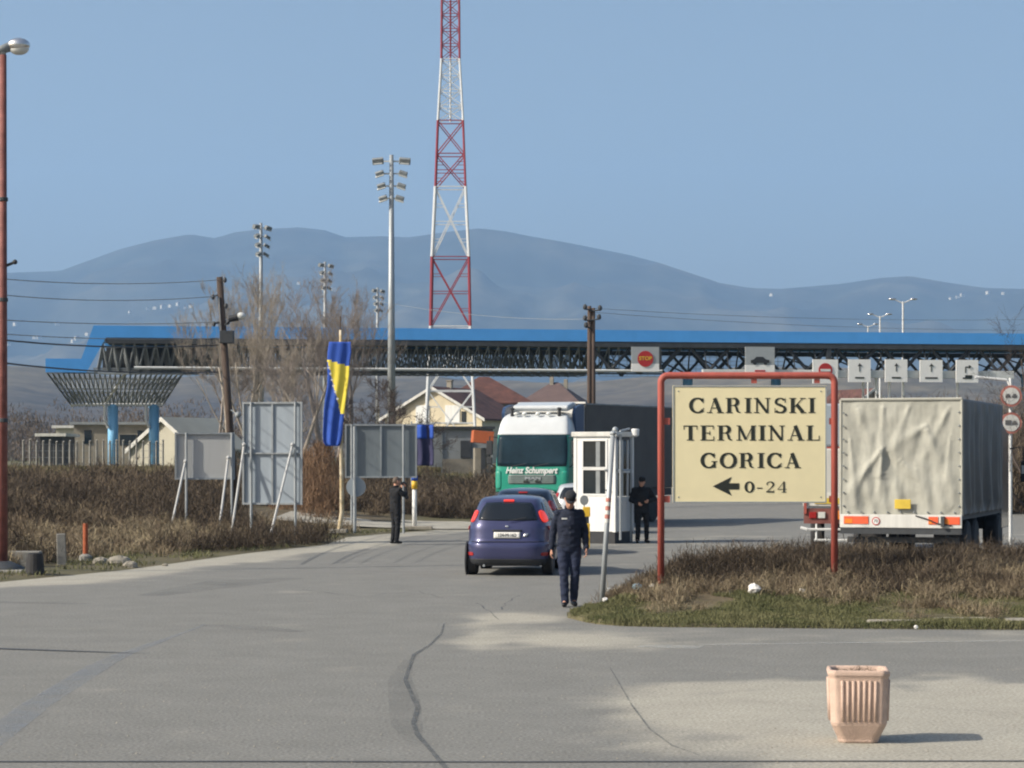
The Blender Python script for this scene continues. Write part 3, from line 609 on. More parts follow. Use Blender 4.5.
#SPLIT
# ================================================================== BIG ROAD SIGN
def stroke(mb, pts, ws, zo, mi=0, depth=0.004):
    """ribbon in local x,z standing 'depth' proud towards -y, offset zo"""
    n = len(pts); L_ = []; R_ = []
    for i, p in enumerate(pts):
        a = pts[max(i-1, 0)]; b = pts[min(i+1, n-1)]; dx, dz = b[0]-a[0], b[1]-a[1]; l = math.hypot(dx, dz) or 1; nx_, nz_2 = -dz/l, dx/l
        w_ = ws[i] if hasattr(ws, '__len__') else ws
        L_.append((p[0]+nx_*w_/2, p[1]+nz_2*w_/2)); R_.append((p[0]-nx_*w_/2, p[1]-nz_2*w_/2))
    y = -depth-zo
    vs = [(a[0], y, a[1]) for a in L_]+[(a[0], y, a[1]) for a in R_]
    mb.add(vs, [(i, i+1, n+i+1, n+i) for i in range(n-1)], mi)
TK, TN = .25, .1     # thick and thin strokes, in cap heights
def arc(cx, cz, rx, rz, a0, a1, n=22):
    pts = []; ws = []
    for i in range(n+1):
        a = R(a0+(a1-a0)*i/n); pts.append((cx+rx*math.cos(a), cz+rz*math.sin(a))); ws.append(TN+(TK-TN)*abs(math.cos(a))**1.3)
    return pts, ws
def sline(x0, z0, x1, z1, w): return ([(x0, z0), (x1, z1)], w)
def serif(x, z, w=.34, h=.055): return ([(x-w/2, z), (x+w/2, z)], h)
s0, s1 = .0275, .9725
def glyph(ch):
    if ch == 'I': return .42, [sline(.21, 0, .21, 1, TK), serif(.21, s0, .4), serif(.21, s1, .4)]
    if ch == 'T': return .84, [sline(.42, 0, .42, 1, TK), serif(.42, s0, .4), sline(.04, .965, .8, .965, .07), sline(.07, .72, .07, 1, .05), sline(.77, .72, .77, 1, .05)]
    if ch == 'E': return .82, [sline(.2, 0, .2, 1, TK), sline(.02, .03, .76, .03, .06), sline(.02, .97, .73, .97, .06), sline(.2, .5, .52, .5, .055), sline(.52, .36, .52, .64, .05), sline(.74, 0, .74, .28, .055), sline(.71, .74, .71, 1, .055)]
    if ch == 'L': return .76, [sline(.2, 0, .2, 1, TK), serif(.2, s1, .38), sline(.02, .03, .72, .03, .06), sline(.7, 0, .7, .32, .055)]
    if ch == 'N': return .95, [sline(.17, 0, .17, 1, TN), sline(.76, 0, .76, 1, TN), ([(.14, .985), (.73, .02)], .18), serif(.15, s0, .3), serif(.12, s1, .24), serif(.76, s1, .3)]
    if ch == 'M': return 1.1, [sline(.16, 0, .16, 1, TN), sline(.91, 0, .91, 1, TK), ([(.16, .985), (.52, .06)], .17), ([(.52, .06), (.9, .985)], .06), serif(.16, s0, .3), serif(.91, s0, .36), serif(.13, s1, .22), serif(.96, s1, .24)]
    if ch == 'A': return .92, [([(.16, .02), (.43, .99)], .06), ([(.42, .99), (.73, .02)], TK*.98), sline(.24, .33, .6, .33, .055), serif(.15, s0, .3), serif(.74, s0, .38)]
    if ch == 'K': return .95, [sline(.2, 0, .2, 1, TK), serif(.2, s0, .38), serif(.2, s1, .38), ([(.28, .38), (.74, .96)], .06), ([(.42, .56), (.78, .03)], TK*.95), serif(.76, s1, .32), serif(.78, s0, .34)]
    if ch == 'R':
        return .93, [sline(.2, 0, .2, 1, TK), serif(.2, s0, .38), serif(.12, s1, .22), ([(.2, .97), (.46, .97)], .06), ([(.2, .5), (.46, .5)], .055), arc(.45, .735, .2, .235, -90, 90), ([(.45, .5), (.56, .44), (.61, .3), (.65, .12), (.72, .045), (.82, .05)], [.06, .13, .17, .15, .08, .05])]
    if ch == 'S':
        p1, w1 = arc(.4, .735, .235, .235, 30, 215); p2, w2 = arc(.4, .255, .265, .225, 55, -150)
        return .78, [([(p[0], p[1]) for p in p1], [max(.06, a*.72) for a in w1]), (p2, [max(.06, a*.85) for a in w2]), ([p1[-1], (.4, .52), p2[0]], [.13, .19, .14]), sline(.67, .68, .67, .99, .05), sline(.11, .01, .11, .33, .05)]
    if ch == 'C':
        p, w_ = arc(.49, .5, .37, .47, 38, 322, 30); return .9, [(p, w_), sline(.79, .66, .79, .99, .055), ([(.78, .22), (.83, .33)], .06)]
    if ch == 'G':
        p, w_ = arc(.49, .5, .37, .47, 38, 318, 30); return .98, [(p, w_), sline(.79, .66, .79, .99, .055), sline(.8, .02, .8, .42, .16), serif(.8, .43, .34)]
    if ch == 'O': return 1.0, [arc(.5, .5, .38, .47, 0, 360, 36)]
    if ch == '0': return .72, [arc(.36, .5, .25, .46, 0, 360, 30)]
    if ch == '-': return .5, [sline(.06, .4, .44, .4, .1)]
    if ch == '2':
        return .72, [(arc(.36, .73, .23, .24, 170, -25)[0], [.07, .08, .08, .08, .08, .08, .07, .07, .07, .07, .08, .1, .12, .14, .16, .17, .18, .18, .18, .17, .16, .15, .13]), ([(.57, .63), (.42, .42), (.12, .06)], [.13, .09, .06]), ([(.1, .07), (.62, .07)], .13), sline(.62, .02, .62, .24, .045), ([(.13, .72), (.2, .72)], .1)]
    if ch == '4': return .76, [sline(.5, 0, .5, 1, .16), ([(.5, .97), (.08, .3)], .055), sline(.05, .29, .68, .29, .06), serif(.5, .03, .34)]
    return .4, []
def word(parent, s, x0, x1, zb, cap, mat_, y=0, name='lettering', gap=.1):
    ws_ = [glyph(c)[0] for c in s]; tot = sum(ws_)+gap*(len(s)-1); k = (x1-x0)/tot; x = x0; mb = MB(); q = 0
    for c, w_ in zip(s, ws_):
        for pts, wd in glyph(c)[1]:
            sw = [a*cap for a in wd] if hasattr(wd, '__len__') else wd*cap
            stroke(mb, [(x+p[0]*k, zb+p[1]*cap) for p in pts], sw, q*0.00012); q = (q+1) % 12
        x += (w_+gap)*k
    o = mb.build(name, mat_, parent); o.location.y = y; return o

D0 = 36.9; s_ = FPX/D0; base = P(748, 609, D0); base.z = .12
sg = empty('direction_sign', base, R(0), 'cream customs terminal sign with black lettering in a red tubular frame', 'sign')
def SX(px): return (px-748)/s_
def SZ(py): return CAMZ+(HOR-py)/s_-base.z
xl, xr_, zt = SX(661), SX(834.5), SZ(375.5); rr = .11
pts = [(xl, 0, -.3), (xl, 0, zt-rr)]+[(xl+rr-rr*math.cos(R(a)), 0, zt-rr+rr*math.sin(R(a))) for a in range(15, 90, 15)]+[(xl+rr, 0, zt), (xr_-rr, 0, zt)]+[(xr_-rr+rr*math.sin(R(a)), 0, zt-rr+rr*math.cos(R(a))) for a in range(15, 90, 15)]+[(xr_, 0, zt-rr), (xr_, 0, -.3)]
mb = MB(); mb.path(pts, .053, 14); mb.build('frame', M['frame_red'], sg, smooth=True)
px0, px1, pz0, pz1 = SX(672.5), SX(826.5), SZ(503), SZ(385.5)
mb = MB(); mb.box(((px0+px1)/2, 0, (pz0+pz1)/2), (px1-px0, .05, pz1-pz0)); pn = mb.build('panel', M['cream'], sg, bevel=.006)
for x_ in (SX(754), SX(817)): mb = MB(); mb.box((x_, .0, (pz1+zt)/2-.01), (.085, .035, zt-pz1-.09)); mb.build('bracket', M['frame_red'], sg)
for z_ in (pz0+.06, pz1-.55):
    mb = MB(); mb.box(((px0+xl)/2, .0, z_), (px0-xl-.08, .03, .1)); mb.build('bracket', M['frame_red'], sg)
    mb = MB(); mb.box(((px1+xr_)/2, .0, z_), (xr_-px1-.08, .03, .1)); mb.build('bracket', M['frame_red'], sg)
mb = MB()
for x_ in (px0+.012, px1-.012): mb.box((x_, -.027, (pz0+pz1)/2), (.02, .012, pz1-pz0-.01))
for z_ in (pz0+.012, pz1-.012): mb.box(((px0+px1)/2, -.027, z_), (px1-px0-.05, .012, .02))
mb.build('panel_edging', M['galv'], sg)
ly = -.026
for bx3 in (px0+.09, px1-.09):
    for bz3 in (pz0+.09, pz1-.09): mb = MB(); mb.ball((bx3, -.028, bz3), (.012, .006, .012), nu=8, nv=4); mb.build('bolt', M['mid_steel'], sg)
word(sg, 'CARINSKI', SX(688.5), SX(815.5), SZ(413), SZ(398)-SZ(413), M['black'], ly)
word(sg, 'TERMINAL', SX(682.5), SX(820), SZ(440.5), SZ(425.5)-SZ(440.5), M['black'], ly)
word(sg, 'GORICA', SX(700), SX(800.5), SZ(468), SZ(453)-SZ(468), M['black'], ly)
word(sg, '0-24', SX(744), SX(787.5), SZ(492.5), SZ(481.5)-SZ(492.5), M['black'], ly)
mb = MB(); zc = SZ(486.3); hx = SX(731)-.0
mb.add([(SX(712.5), ly-.004, zc), (SX(731.5), ly-.004, zc+.145), (SX(728.5), ly-.004, zc+.048), (SX(739), ly-.004, zc+.048), (SX(739), ly-.004, zc-.048), (SX(728.5), ly-.004, zc-.048), (SX(731.5), ly-.004, zc-.145)], [(0, 1, 2), (0, 2, 5), (0, 5, 6), (2, 3, 4, 5)])
mb.build('arrow_mark', M['black'], sg)

# leaning pole
b = P(601, 613, 35.9); b.z = .05; t_ = P(613, 434, 36.1)
lp = empty('leaning_pole', b, 0, 'leaning grey metal pole with red and white bands, left of the big sign', 'pole')
d = t_-b; mb = MB(); mb.tube((0, 0, -.1), d, .042, .036, 12); mb.build('shaft', M['galv'], lp, smooth=True)
for k in range(6):
    a0 = .49+k*.024; mb = MB(); mb.tube(d*a0, d*(a0+.022), .041, n=12); mb.build('band', M['faded_red'] if k % 2 else M['dirty_white'], lp)
mb = MB(); mb.ball(d+Vector((0, 0, .01)), (.05, .05, .04)); mb.build('cap', M['galv'], lp)

# ================================================================== PLANTER
pb = G(858, 741)
pl = empty('planter', pb, R(-6), 'square ribbed pink concrete planter on the pale paving', 'planter')
def octa(h, c, z_): 
    return [Vector(p) for p in ((-h+c, -h, z_), (h-c, -h, z_), (h, -h+c, z_), (h, h-c, z_), (h-c, h, z_), (-h+c, h, z_), (-h, h-c, z_), (-h, -h+c, z_))]
H_ = .262
mb = MB(); mb.loft([octa(.165, .05, .0), octa(.168, .05, .03), octa(.18, .052, .06), octa(.222, .045, .15), octa(.228, .046, .17), octa(.24, .05, .53), octa(.244, .05, .545), octa(.252, .052, .56), octa(.251, .052, .595), octa(.235, .05, .6), octa(.212, .046, .598), octa(.206, .045, .56), octa(.2, .045, .53)], cap=True)
body = mb.build('body', M['planter'], pl, bevel=.016)
mb = MB()
for side in range(4):
    rot = Matrix.Rotation(side*math.pi/2, 4, 'Z')
    for i in range(7):
        x_ = -.135+.27*i/6
        p0 = rot @ Vector((x_*.96, -.229-.002, .185)); p1 = rot @ Vector((x_, -.2395-.002, .515)); mb.tube(p0, p1, .013, .014, 8)
mb.build('rib', M['planter'], pl, smooth=True)
for o_ in [c for c in bpy.data.objects if c.parent == pl and c.name.startswith('rib')]: o_.name = 'ribbing'
mb = MB(); mb.loft([octa(.203, .06, .535), octa(.15, .04, .56), octa(.03, .01, .565)]); mb.build('soil', M['soil'], pl, smooth=True)
mb = MB()
for i in range(60):
    a = rnd.uniform(0, 6.28); r_ = rnd.uniform(0, .17); p = Vector((r_*math.cos(a), r_*math.sin(a), .55)); d = Vector((rnd.gauss(0, .6), rnd.gauss(0, .6), rnd.uniform(.15, .8))).normalized()*rnd.uniform(.03, .13)
    mb.path([p, p+d*.6+Vector((0, 0, .01)), p+d+Vector((rnd.gauss(0, .02), rnd.gauss(0, .02), -.01))], [.003, .0025, .001], 4)
mb.build('dry_stems', M['twig'], pl)

# ================================================================== PEOPLE
def ellipse_ring(c, rx, ry, n=20, tilt=(0, 0)):
    return [Vector((c[0]+rx*math.cos(2*math.pi*i/n), c[1]+ry*math.sin(2*math.pi*i/n), c[2]+tilt[0]*math.cos(2*math.pi*i/n)*rx+tilt[1]*math.sin(2*math.pi*i/n)*ry)) for i in range(n)]
def chain(mb, pts, rs, n=14):
    mb.path(pts, rs, n)
    for p, r_ in zip(pts, rs): mb.ball(p, r_, nu=n, nv=8)
def remeshed(mb, name, mat_, parent, vox=.009, smooth=4, disp=0.0, dscale=.12, seed=0):
    o = mb.build(name, mat_, parent)
    r_ = o.modifiers.new('r', 'REMESH'); r_.mode = 'VOXEL'; r_.voxel_size = vox; r_.use_smooth_shade = True
    s = o.modifiers.new('s', 'SMOOTH'); s.iterations = smooth; s.factor = .5
    dg = bpy.context.evaluated_depsgraph_get(); me = bpy.data.meshes.new_from_object(o.evaluated_get(dg)); me.name = name
    o.modifiers.clear(); old = o.data; o.data = me; bpy.data.meshes.remove(old)
    if disp:
        co = np.empty(len(me.vertices)*3, np.float32); me.vertices.foreach_get('co', co); co = co.reshape(-1, 3)
        no = np.empty(len(me.vertices)*3, np.float32); me.vertex_normals.foreach_get('vector', no); no = no.reshape(-1, 3)
        f = np.array([mnoise.fractal(Vector((c[0]/dscale, c[1]/dscale, c[2]/(dscale*.55)+seed)), 1, 2, 2) for c in co])
        co += no*(f*disp)[:, None]; me.vertices.foreach_set('co', co.ravel())
    me.polygons.foreach_set('use_smooth', [True]*len(me.polygons)); me.update()
    return o
def person(loc, rz, label, J, top, bottom, hairm, cap=None, vox=.009, hands=True, scale=1.0, bulk=1.0, gloves=False, curl=.35):
    """J: joints in metres, facing -y. One continuous body; garments are children."""
    V_ = lambda k: Vector(J[k])
    root = empty('person', loc, rz, label, 'person'); root.scale = (scale,)*3
    neck, head = V_('neck'), V_('head'); pel, chest = V_('pelvis'), V_('chest')
    hd = MB()     # whole body in skin
    up = (head-neck).normalized()
    fwd = Vector(J.get('face', (0, -1, 0))); fwd = (fwd-up*fwd.dot(up)).normalized(); side = up.cross(fwd).normalized()*-1
    Mh = Matrix((side, -fwd, up)).transposed()      # local: x side, -y face, z up
    def H3(x, y, z): return head+Mh @ Vector((x, y, z))
    hm_ = MB()
    for z_, rx, ry, oy in ((-.125, .03, .03, -.035), (-.112, .045, .05, -.03), (-.09, .056, .066, -.02), (-.06, .064, .08, -.012), (-.02, .07, .089, -.004), (.02, .074, .094, 0), (.06, .073, .095, .004), (.09, .062, .08, .006), (.112, .038, .05, .008), (.12, .01, .012, .008)):
        pass
    rings = []
    for z_, rx, ry, oy in ((-.125, .03, .03, -.035), (-.112, .045, .05, -.03), (-.09, .056, .066, -.02), (-.06, .064, .08, -.012), (-.02, .07, .089, -.004), (.02, .074, .094, 0), (.06, .073, .095, .004), (.09, .062, .08, .006), (.112, .038, .05, .008), (.12, .01, .012, .008)):
        rings.append([H3(rx*math.cos(2*math.pi*i/20), oy+ry*math.sin(2*math.pi*i/20), z_) for i in range(20)])
    hd.loft(rings)
    hd.path([H3(0, -.083, .018), H3(0, -.098, -.008), H3(0, -.108, -.03), H3(0, -.09, -.038)], [.009, .012, .017, .012], 8)        # nose
    hd.path([H3(-.025, -.082, -.065), H3(0, -.091, -.063), H3(.025, -.082, -.065)], [.006, .009, .006], 8)       # lips
    hd.path([H3(-.05, -.075, .028), H3(-.02, -.089, .03), H3(.02, -.089, .03), H3(.05, -.075, .028)], [.008, .01, .01, .008], 8)  # brow
    for sx in (-1, 1): hd.path([H3(sx*.072, .01, -.035), H3(sx*.082, .016, -.01), H3(sx*.082, .018, .018), H3(sx*.074, .01, .025)], [.008, .012, .013, .008], 8)
    hd.tube(neck-up*.05, H3(0, .01, -.07), .062, .054, 16); hd.ball(neck-up*.03, .06)
    # torso (under clothes)
    hd.loft([ellipse_ring(pel+Vector((0, 0, -.08)), .13, .09), ellipse_ring(pel+Vector((0, 0, .05)), .14, .095), ellipse_ring(pel.lerp(chest, .5), .125, .09), ellipse_ring(chest, .15, .1), ellipse_ring(chest+Vector((0, 0, .1)), .14, .08), ellipse_ring(neck-up*.04, .06, .055)])
    for s in 'lr':
        sh, el, wr = V_(s+'sh'), V_(s+'el'), V_(s+'wr'); chain(hd, [chest.lerp(sh, .5), sh, sh.lerp(el, .5), el, el.lerp(wr, .4), wr], [.06, .052, .045, .038, .036, .026])
        hp, kn, an, to = V_(s+'hip'), V_(s+'kn'), V_(s+'an'), V_(s+'to'); chain(hd, [pel.lerp(hp, .5), hp, hp.lerp(kn, .5), kn, kn.lerp(an, .35), an], [.09, .085, .068, .05, .048, .034]); chain(hd, [an, to], [.034, .025])
        # hand: palm, four fingers, thumb
        hdir = Vector(J.get(s+'hd', tuple((wr-el).normalized()))).normalized(); palm_n = Vector(J.get(s+'pn', ((1, 0, 0) if s == 'r' else (-1, 0, 0)))); 
        palm_n = (palm_n-hdir*palm_n.dot(hdir)).normalized(); acr = hdir.cross(palm_n).normalized()
        if acr.dot(Vector((0, -1, 0))) < 0: acr = -acr        # thumb side forward
        pc = wr+hdir*.05
        for t2 in (-1.5, -.5, .5, 1.5): hd.tube(wr+acr*t2*.008, wr+hdir*.088+acr*t2*.0185, .0145, .0125, 8); hd.ball(wr+hdir*.088+acr*t2*.0185, .0125, nu=8, nv=6)
        cu = J.get('curl', curl)
        for t2, fl in ((-1.5, .058), (-.5, .073), (.5, .078), (1.5, .07)):
            p = wr+hdir*.088+acr*t2*.0195; dcur = hdir.copy(); ps_ = [p]
            for q in range(3):
                ang = cu*(q+1)*(1.1-.1*t2); dv = hdir*math.cos(ang)+palm_n*math.sin(ang); p = p+dv*fl*(.45, .32, .23)[q]; ps_.append(p)
            hd.path(ps_, [.0098, .0092, .0085, .007], 8); hd.ball(ps_[-1], .0072, nu=8, nv=6)
        p = wr+hdir*.025+acr*.028; ps_ = [wr+hdir*.012+acr*.015, p+acr*.008, p+hdir*.03+acr*.022+palm_n*.012, p+hdir*.055+acr*.024+palm_n*.024]
        hd.path(ps_, [.0155, .0135, .011, .0085], 8); hd.ball(ps_[-1], .0088, nu=8, nv=6)
    remeshed(hd, 'body', M['skin'], root, vox*.85, 2)
    # eyes
    for sx in (-1, 1):
        mb = MB(); mb.ball(H3(sx*.031, -.081, .006), (.012, .008, .006), nu=10, nv=6); mb.build('eye', M['black'], root, smooth=True)
    # jacket
    b_ = bulk; jk = MB()
    sl_, sr_ = V_('lsh'), V_('rsh'); hem = Vector(J.get('hem', tuple(pel+Vector((0, 0, -.07)))))
    jk.loft([ellipse_ring(hem, .182*b_, .128*b_), ellipse_ring(hem+Vector((0, 0, .03)), .185*b_, .132*b_), ellipse_ring(pel.lerp(chest, .25), .178*b_, .128*b_), ellipse_ring(pel.lerp(chest, .6), .18*b_, .13*b_), ellipse_ring(chest, .195*b_, .135*b_), ellipse_ring(chest+Vector((0, 0, .1)), .185*b_, .115*b_), ellipse_ring(chest+Vector((0, 0, .165)), .15*b_, .095), ellipse_ring(chest+Vector((0, 0, .2)), .09*b_, .08), ellipse_ring(neck-up*.035, .074, .07), ellipse_ring(neck+up*.0, .07, .068)], cap=True)
    for s in 'lr':
        sh, el, wr = V_(s+'sh'), V_(s+'el'), V_(s+'wr'); chain(jk, [chest.lerp(sh, .55)+Vector((0, 0, -.0)), sh+Vector((0, 0, -.012)), sh.lerp(el, .5), el, el.lerp(wr, .5), wr-(wr-el).normalized()*.012], [.078*b_, .068*b_, .064*b_, .058*b_, .054*b_, .046*b_])
    for s in 'lr': chain(jk, [neck.lerp(V_(s+'sh'), .25)-up*.06, neck.lerp(V_(s+'sh'), .65)-up*.035, V_(s+'sh')+Vector((0, 0, .0))], [.062*b_, .062*b_, .066*b_])
    remeshed(jk, 'jacket', top, root, vox, 3, disp=.012, dscale=.11, seed=1)
    mb = MB(); mb.lathe([(.071, -.01), (.079, .0), (.076, .035), (.068, .04), (.064, .0)], 20, c=tuple(neck-up*.005)); mb.build('collar', top, root, smooth=True)
    tq = MB()
    tq.loft([ellipse_ring(pel+Vector((0, 0, -.13)), .15, .115), ellipse_ring(pel+Vector((0, 0, -.03)), .165, .12), ellipse_ring(pel+Vector((0, 0, .06)), .155, .11)])
    for s in 'lr':
        hp, kn, an = V_(s+'hip'), V_(s+'kn'), V_(s+'an'); chain(tq, [hp+Vector((0, 0, -.02)), hp.lerp(kn, .45), kn, kn.lerp(an, .5), an+Vector((0, 0, .0))], [.1, .091, .074, .069, .062])
    remeshed(tq, 'trousers', bottom, root, vox, 3, disp=.012, dscale=.13, seed=5)
    for s in 'lr':
        an, to = V_(s+'an'), V_(s+'to'); d = (to-an); d.z = 0; d.normalize(); sb = MB()
        hz_ = an.z-.075
        chain(sb, [an-d*.045+Vector((0, 0, -.04)), an+d*.05+Vector((0, 0, -.045)), an+d*.13+Vector((0, 0, -.052))], [.042, .045, .034]); chain(sb, [an, an+Vector((0, 0, -.03))], [.045, .044])
        remeshed(sb, 'shoe', M['shoe'], root, .011, 2)
    # hair + cap
    hr = MB(); rings = []
    for z_, rx, ry, oy in ((-.045, .06, .07, .028), (0, .076, .088, .02), (.04, .079, .1, .008), (.08, .071, .093, .008), (.11, .048, .062, .01), (.128, .012, .016, .01)):
        rings.append([H3(rx*math.cos(2*math.pi*i/20), oy+ry*math.sin(2*math.pi*i/20), z_) for i in range(20)])
    hr.loft(rings)
    ho_ = hr.build('hair', hairm, root, smooth=True)
    if J.get('short'): ho_.scale = (1, 1, 1)
    if cap:
        cp = MB(); rings = []
        for z_, rx, ry, oy in ((.05, .083, .1, .0), (.075, .086, .104, .0), (.1, .088, .108, .002), (.13, .07, .088, .004), (.14, .02, .03, .004)):
            rings.append([H3(rx*math.cos(2*math.pi*i/20), oy+ry*math.sin(2*math.pi*i/20), z_) for i in range(20)])
        cp.loft(rings); cpo = cp.build('cap', cap, root, smooth=True)
        bl = MB(); top_ = []; bot_ = []
        for i in range(13):
            a = math.pi*(1.12+.76*i/12); 
            top_.append((H3(.082*math.cos(a), .098*math.sin(a), .056), H3(.082*math.cos(a)*.96, .098*math.sin(a)-.058*math.sin(math.pi*i/12)**.6, .042)))
        vs = []; 
        for a, b2 in top_: vs += [a, b2, a-up*.006, b2-up*.006]
        fs = []
        for i in range(12): k = i*4; fs += [(k, k+1, k+5, k+4), (k+2, k+6, k+7, k+3), (k+1, k+3, k+7, k+5)]
        bl.add(vs, fs); bl.build('visor', cap, cpo)
    return root, H3
# walking policeman, head bowed
g = G(568, 606.5)
J = dict(pelvis=(0, 0, .96), chest=(0, -.02, 1.27), neck=(0, -.05, 1.5), head=(.005, -.125, 1.615), face=(-.12, -.86, -.42),
 lsh=(.175, -.01, 1.405), lel=(.245, .03, 1.13), lwr=(.255, -.06, .88), rsh=(-.175, -.01, 1.405), rel=(-.245, .05, 1.13), rwr=(-.27, .03, .87),
 lhip=(.09, 0, .9), lkn=(.085, -.03, .5), lan=(.07, .06, .09), lto=(.09, -.07, .03), rhip=(-.09, 0, .9), rkn=(-.085, -.06, .5), ran=(-.075, -.09, .085), rto=(-.1, -.22, .03), curl=.38)
pc, H3 = person((g.x+.02, g.y, .005), R(3), 'policeman in navy uniform and cap walking with bowed head beside the blue car', J, M['navy'], M['navy_trouser'], M['hair'], cap=M['cap_cloth'], scale=1.02)
mb = MB(); mb.box((-.085, -.137, 1.335), (.085, .01, .022)); mb.build('name_tag', M['white'], pc)
for zz in (1.12, 1.2, 1.28, 1.36): mb = MB(); mb.ball((.0, -.148+.05*max(0, zz-1.28), zz), (.006, .004, .006), nu=8, nv=6); mb.build('button', M['chrome'], pc)
# man in dark clothes at the left, hands raised holding a camera, seen from behind-right
g = G(395.5, 545)
J = dict(pelvis=(0, 0, .95), chest=(0, .0, 1.26), neck=(0, -.01, 1.49), head=(0, -.03, 1.625), face=(0, -1, -.05),
 lsh=(.19, 0, 1.4), lel=(.27, -.17, 1.22), lwr=(.1, -.23, 1.46), rsh=(-.19, 0, 1.4), rel=(-.27, -.17, 1.22), rwr=(-.1, -.23, 1.46), lhd=(-.5, -.1, .8), rhd=(.5, -.1, .8), lpn=(0, 1, 0), rpn=(0, 1, 0),
 lhip=(.09, 0, .9), lkn=(.09, -.02, .5), lan=(.09, .03, .09), lto=(.1, -.1, .03), rhip=(-.09, 0, .9), rkn=(-.09, -.02, .5), ran=(-.09, .02, .09), rto=(-.1, -.11, .03), curl=.6)
pm, H3b = person((g.x, g.y, .03), R(125), 'man in dark clothes holding something up to his face beside the white post', J, M['blackcloth'], M['blackcloth'], M['hair_grey'], vox=.014, scale=1.0)
cm = MB(); cm.box((0, -.22, 1.58), (.12, .06, .08)); cm.tube((0, -.25, 1.58), (0, -.31, 1.58), .03, n=12); co_ = cm.build('camera_body', M['blackish'], None); co_.name = 'hand_camera'
co_.location = pm.location; co_.rotation_euler = pm.rotation_euler; tag(co_, 'small dark camera held up by the man in dark clothes', 'camera')
# figure in shade by the booth
g = G(641.5, 543)
J = dict(pelvis=(0, 0, .97), chest=(0, -.01, 1.28), neck=(0, -.02, 1.5), head=(0, -.05, 1.63), face=(-.5, -1, -.15),
 lsh=(.2, 0, 1.42), lel=(.33, -.06, 1.17), lwr=(.15, -.2, 1.12), rsh=(-.2, 0, 1.42), rel=(-.3, -.04, 1.15), rwr=(-.16, -.2, 1.06),
 lhip=(.1, 0, .9), lkn=(.13, -.02, .5), lan=(.14, .0, .09), lto=(.17, -.12, .03), rhip=(-.1, 0, .9), rkn=(-.1, -.02, .5), ran=(-.11, .0, .09), rto=(-.15, -.12, .03), curl=.6, hem=(0, 0, .8))
person((g.x, g.y, 0), R(12), 'person in black coat standing on the shaded side of the white booth', J, M['blackcloth'], M['blackcloth'], M['hair'], cap=M['blackcloth'], vox=.014, scale=1.0, bulk=1.16)
#SPLIT
# ================================================================== VEHICLES
class Slices:
    """car-like body of horizontal rounded-rectangle slices; +y is forward"""
    def __init__(s, tab, n=5.0, smooth=3, nz=56):
        t = np.array(tab, float); zz = np.linspace(t[0, 0], t[-1, 0], nz); c = [np.interp(zz, t[:, 0], t[:, k]) for k in (1, 2, 3)]
        for _ in range(smooth):
            for a in c: a[1:-1] = .25*a[:-2]+.5*a[1:-1]+.25*a[2:]
        s.z, s.y0, s.y1, s.w, s.n = zz, c[0], c[1], c[2], n
    def pt(s, t, z, off=0.0):
        y0, y1, w_ = (np.interp(z, s.z, a) for a in (s.y0, s.y1, s.w)); e = 2/s.n; c_, q = math.cos(t), math.sin(t)
        x = (w_+off)*math.copysign(abs(c_)**e, c_); y = (y0+y1)/2+((y1-y0)/2+off)*math.copysign(abs(q)**e, q); return Vector((x, y, z))
    def body(s, mb, nt_=72, mi=0):
        ts = []
        for i in range(nt_): ts.append(2*math.pi*i/nt_)
        mb.loft([[s.pt(t, z) for t in ts] for z in s.z], mi)
    def tx(s, frac):                 # angle whose x is frac*w on the rear face
        return -math.pi/2+math.asin(min(1, abs(frac)**(s.n/2)))*(1 if frac >= 0 else -1)
    def ty(s, f, side=1):            # angle whose y is f (-1..1) on the side
        a = math.asin(min(1, abs(f)**(s.n/2)))*(1 if f >= 0 else -1); return a if side > 0 else math.pi-a
    def patch(s, name, t0, t1, z0, z1, off, mat_, parent, nu=14, nv=8, rnd_=.0, t0b=None, t1b=None, lin=True, conv='x', side=1):
        """t0..t1 in x-fraction (rear, conv x) or y-fraction (side, conv y) ; t0b,t1b at z1"""
        mb = MB(); t0b = t0 if t0b is None else t0b; t1b = t1 if t1b is None else t1b; rows = []; 
        for j in range(nv+1):
            v = j/nv; row = []
            for i in range(nu+1):
                u = i/nu; uu, vv = u*2-1, v*2-1
                if rnd_: 
                    a, b = uu*math.sqrt(1-vv*vv/2), vv*math.sqrt(1-uu*uu/2); uu, vv = uu*(1-rnd_)+a*rnd_, vv*(1-rnd_)+b*rnd_
                u2, v2 = (uu+1)/2, (vv+1)/2; f = (t0*(1-v2)+t0b*v2)*(1-u2)+(t1*(1-v2)+t1b*v2)*u2; z = z0+(z1-z0)*v2
                t = s.tx(f) if conv == 'x' else (s.ty(f, side) if conv == 'y' else (math.pi-s.tx(f)*1 if False else -s.tx(f)))
                row.append(s.pt(t, z, off))
            rows.append(row)
        vs = [p for r_ in rows for p in r_]; fs = [(j*(nu+1)+i, j*(nu+1)+i+1, (j+1)*(nu+1)+i+1, (j+1)*(nu+1)+i) for j in range(nv) for i in range(nu)]
        # give it thickness
        inner = [p-(p-Vector((0, p.y*.9, p.z))).normalized()*0 for p in vs]
        mb.add(vs, fs); o = mb.build(name, mat_, parent, smooth=True)
        so_ = o.modifiers.new('t', 'SOLIDIFY'); so_.thickness = .012; so_.offset = 0; return o
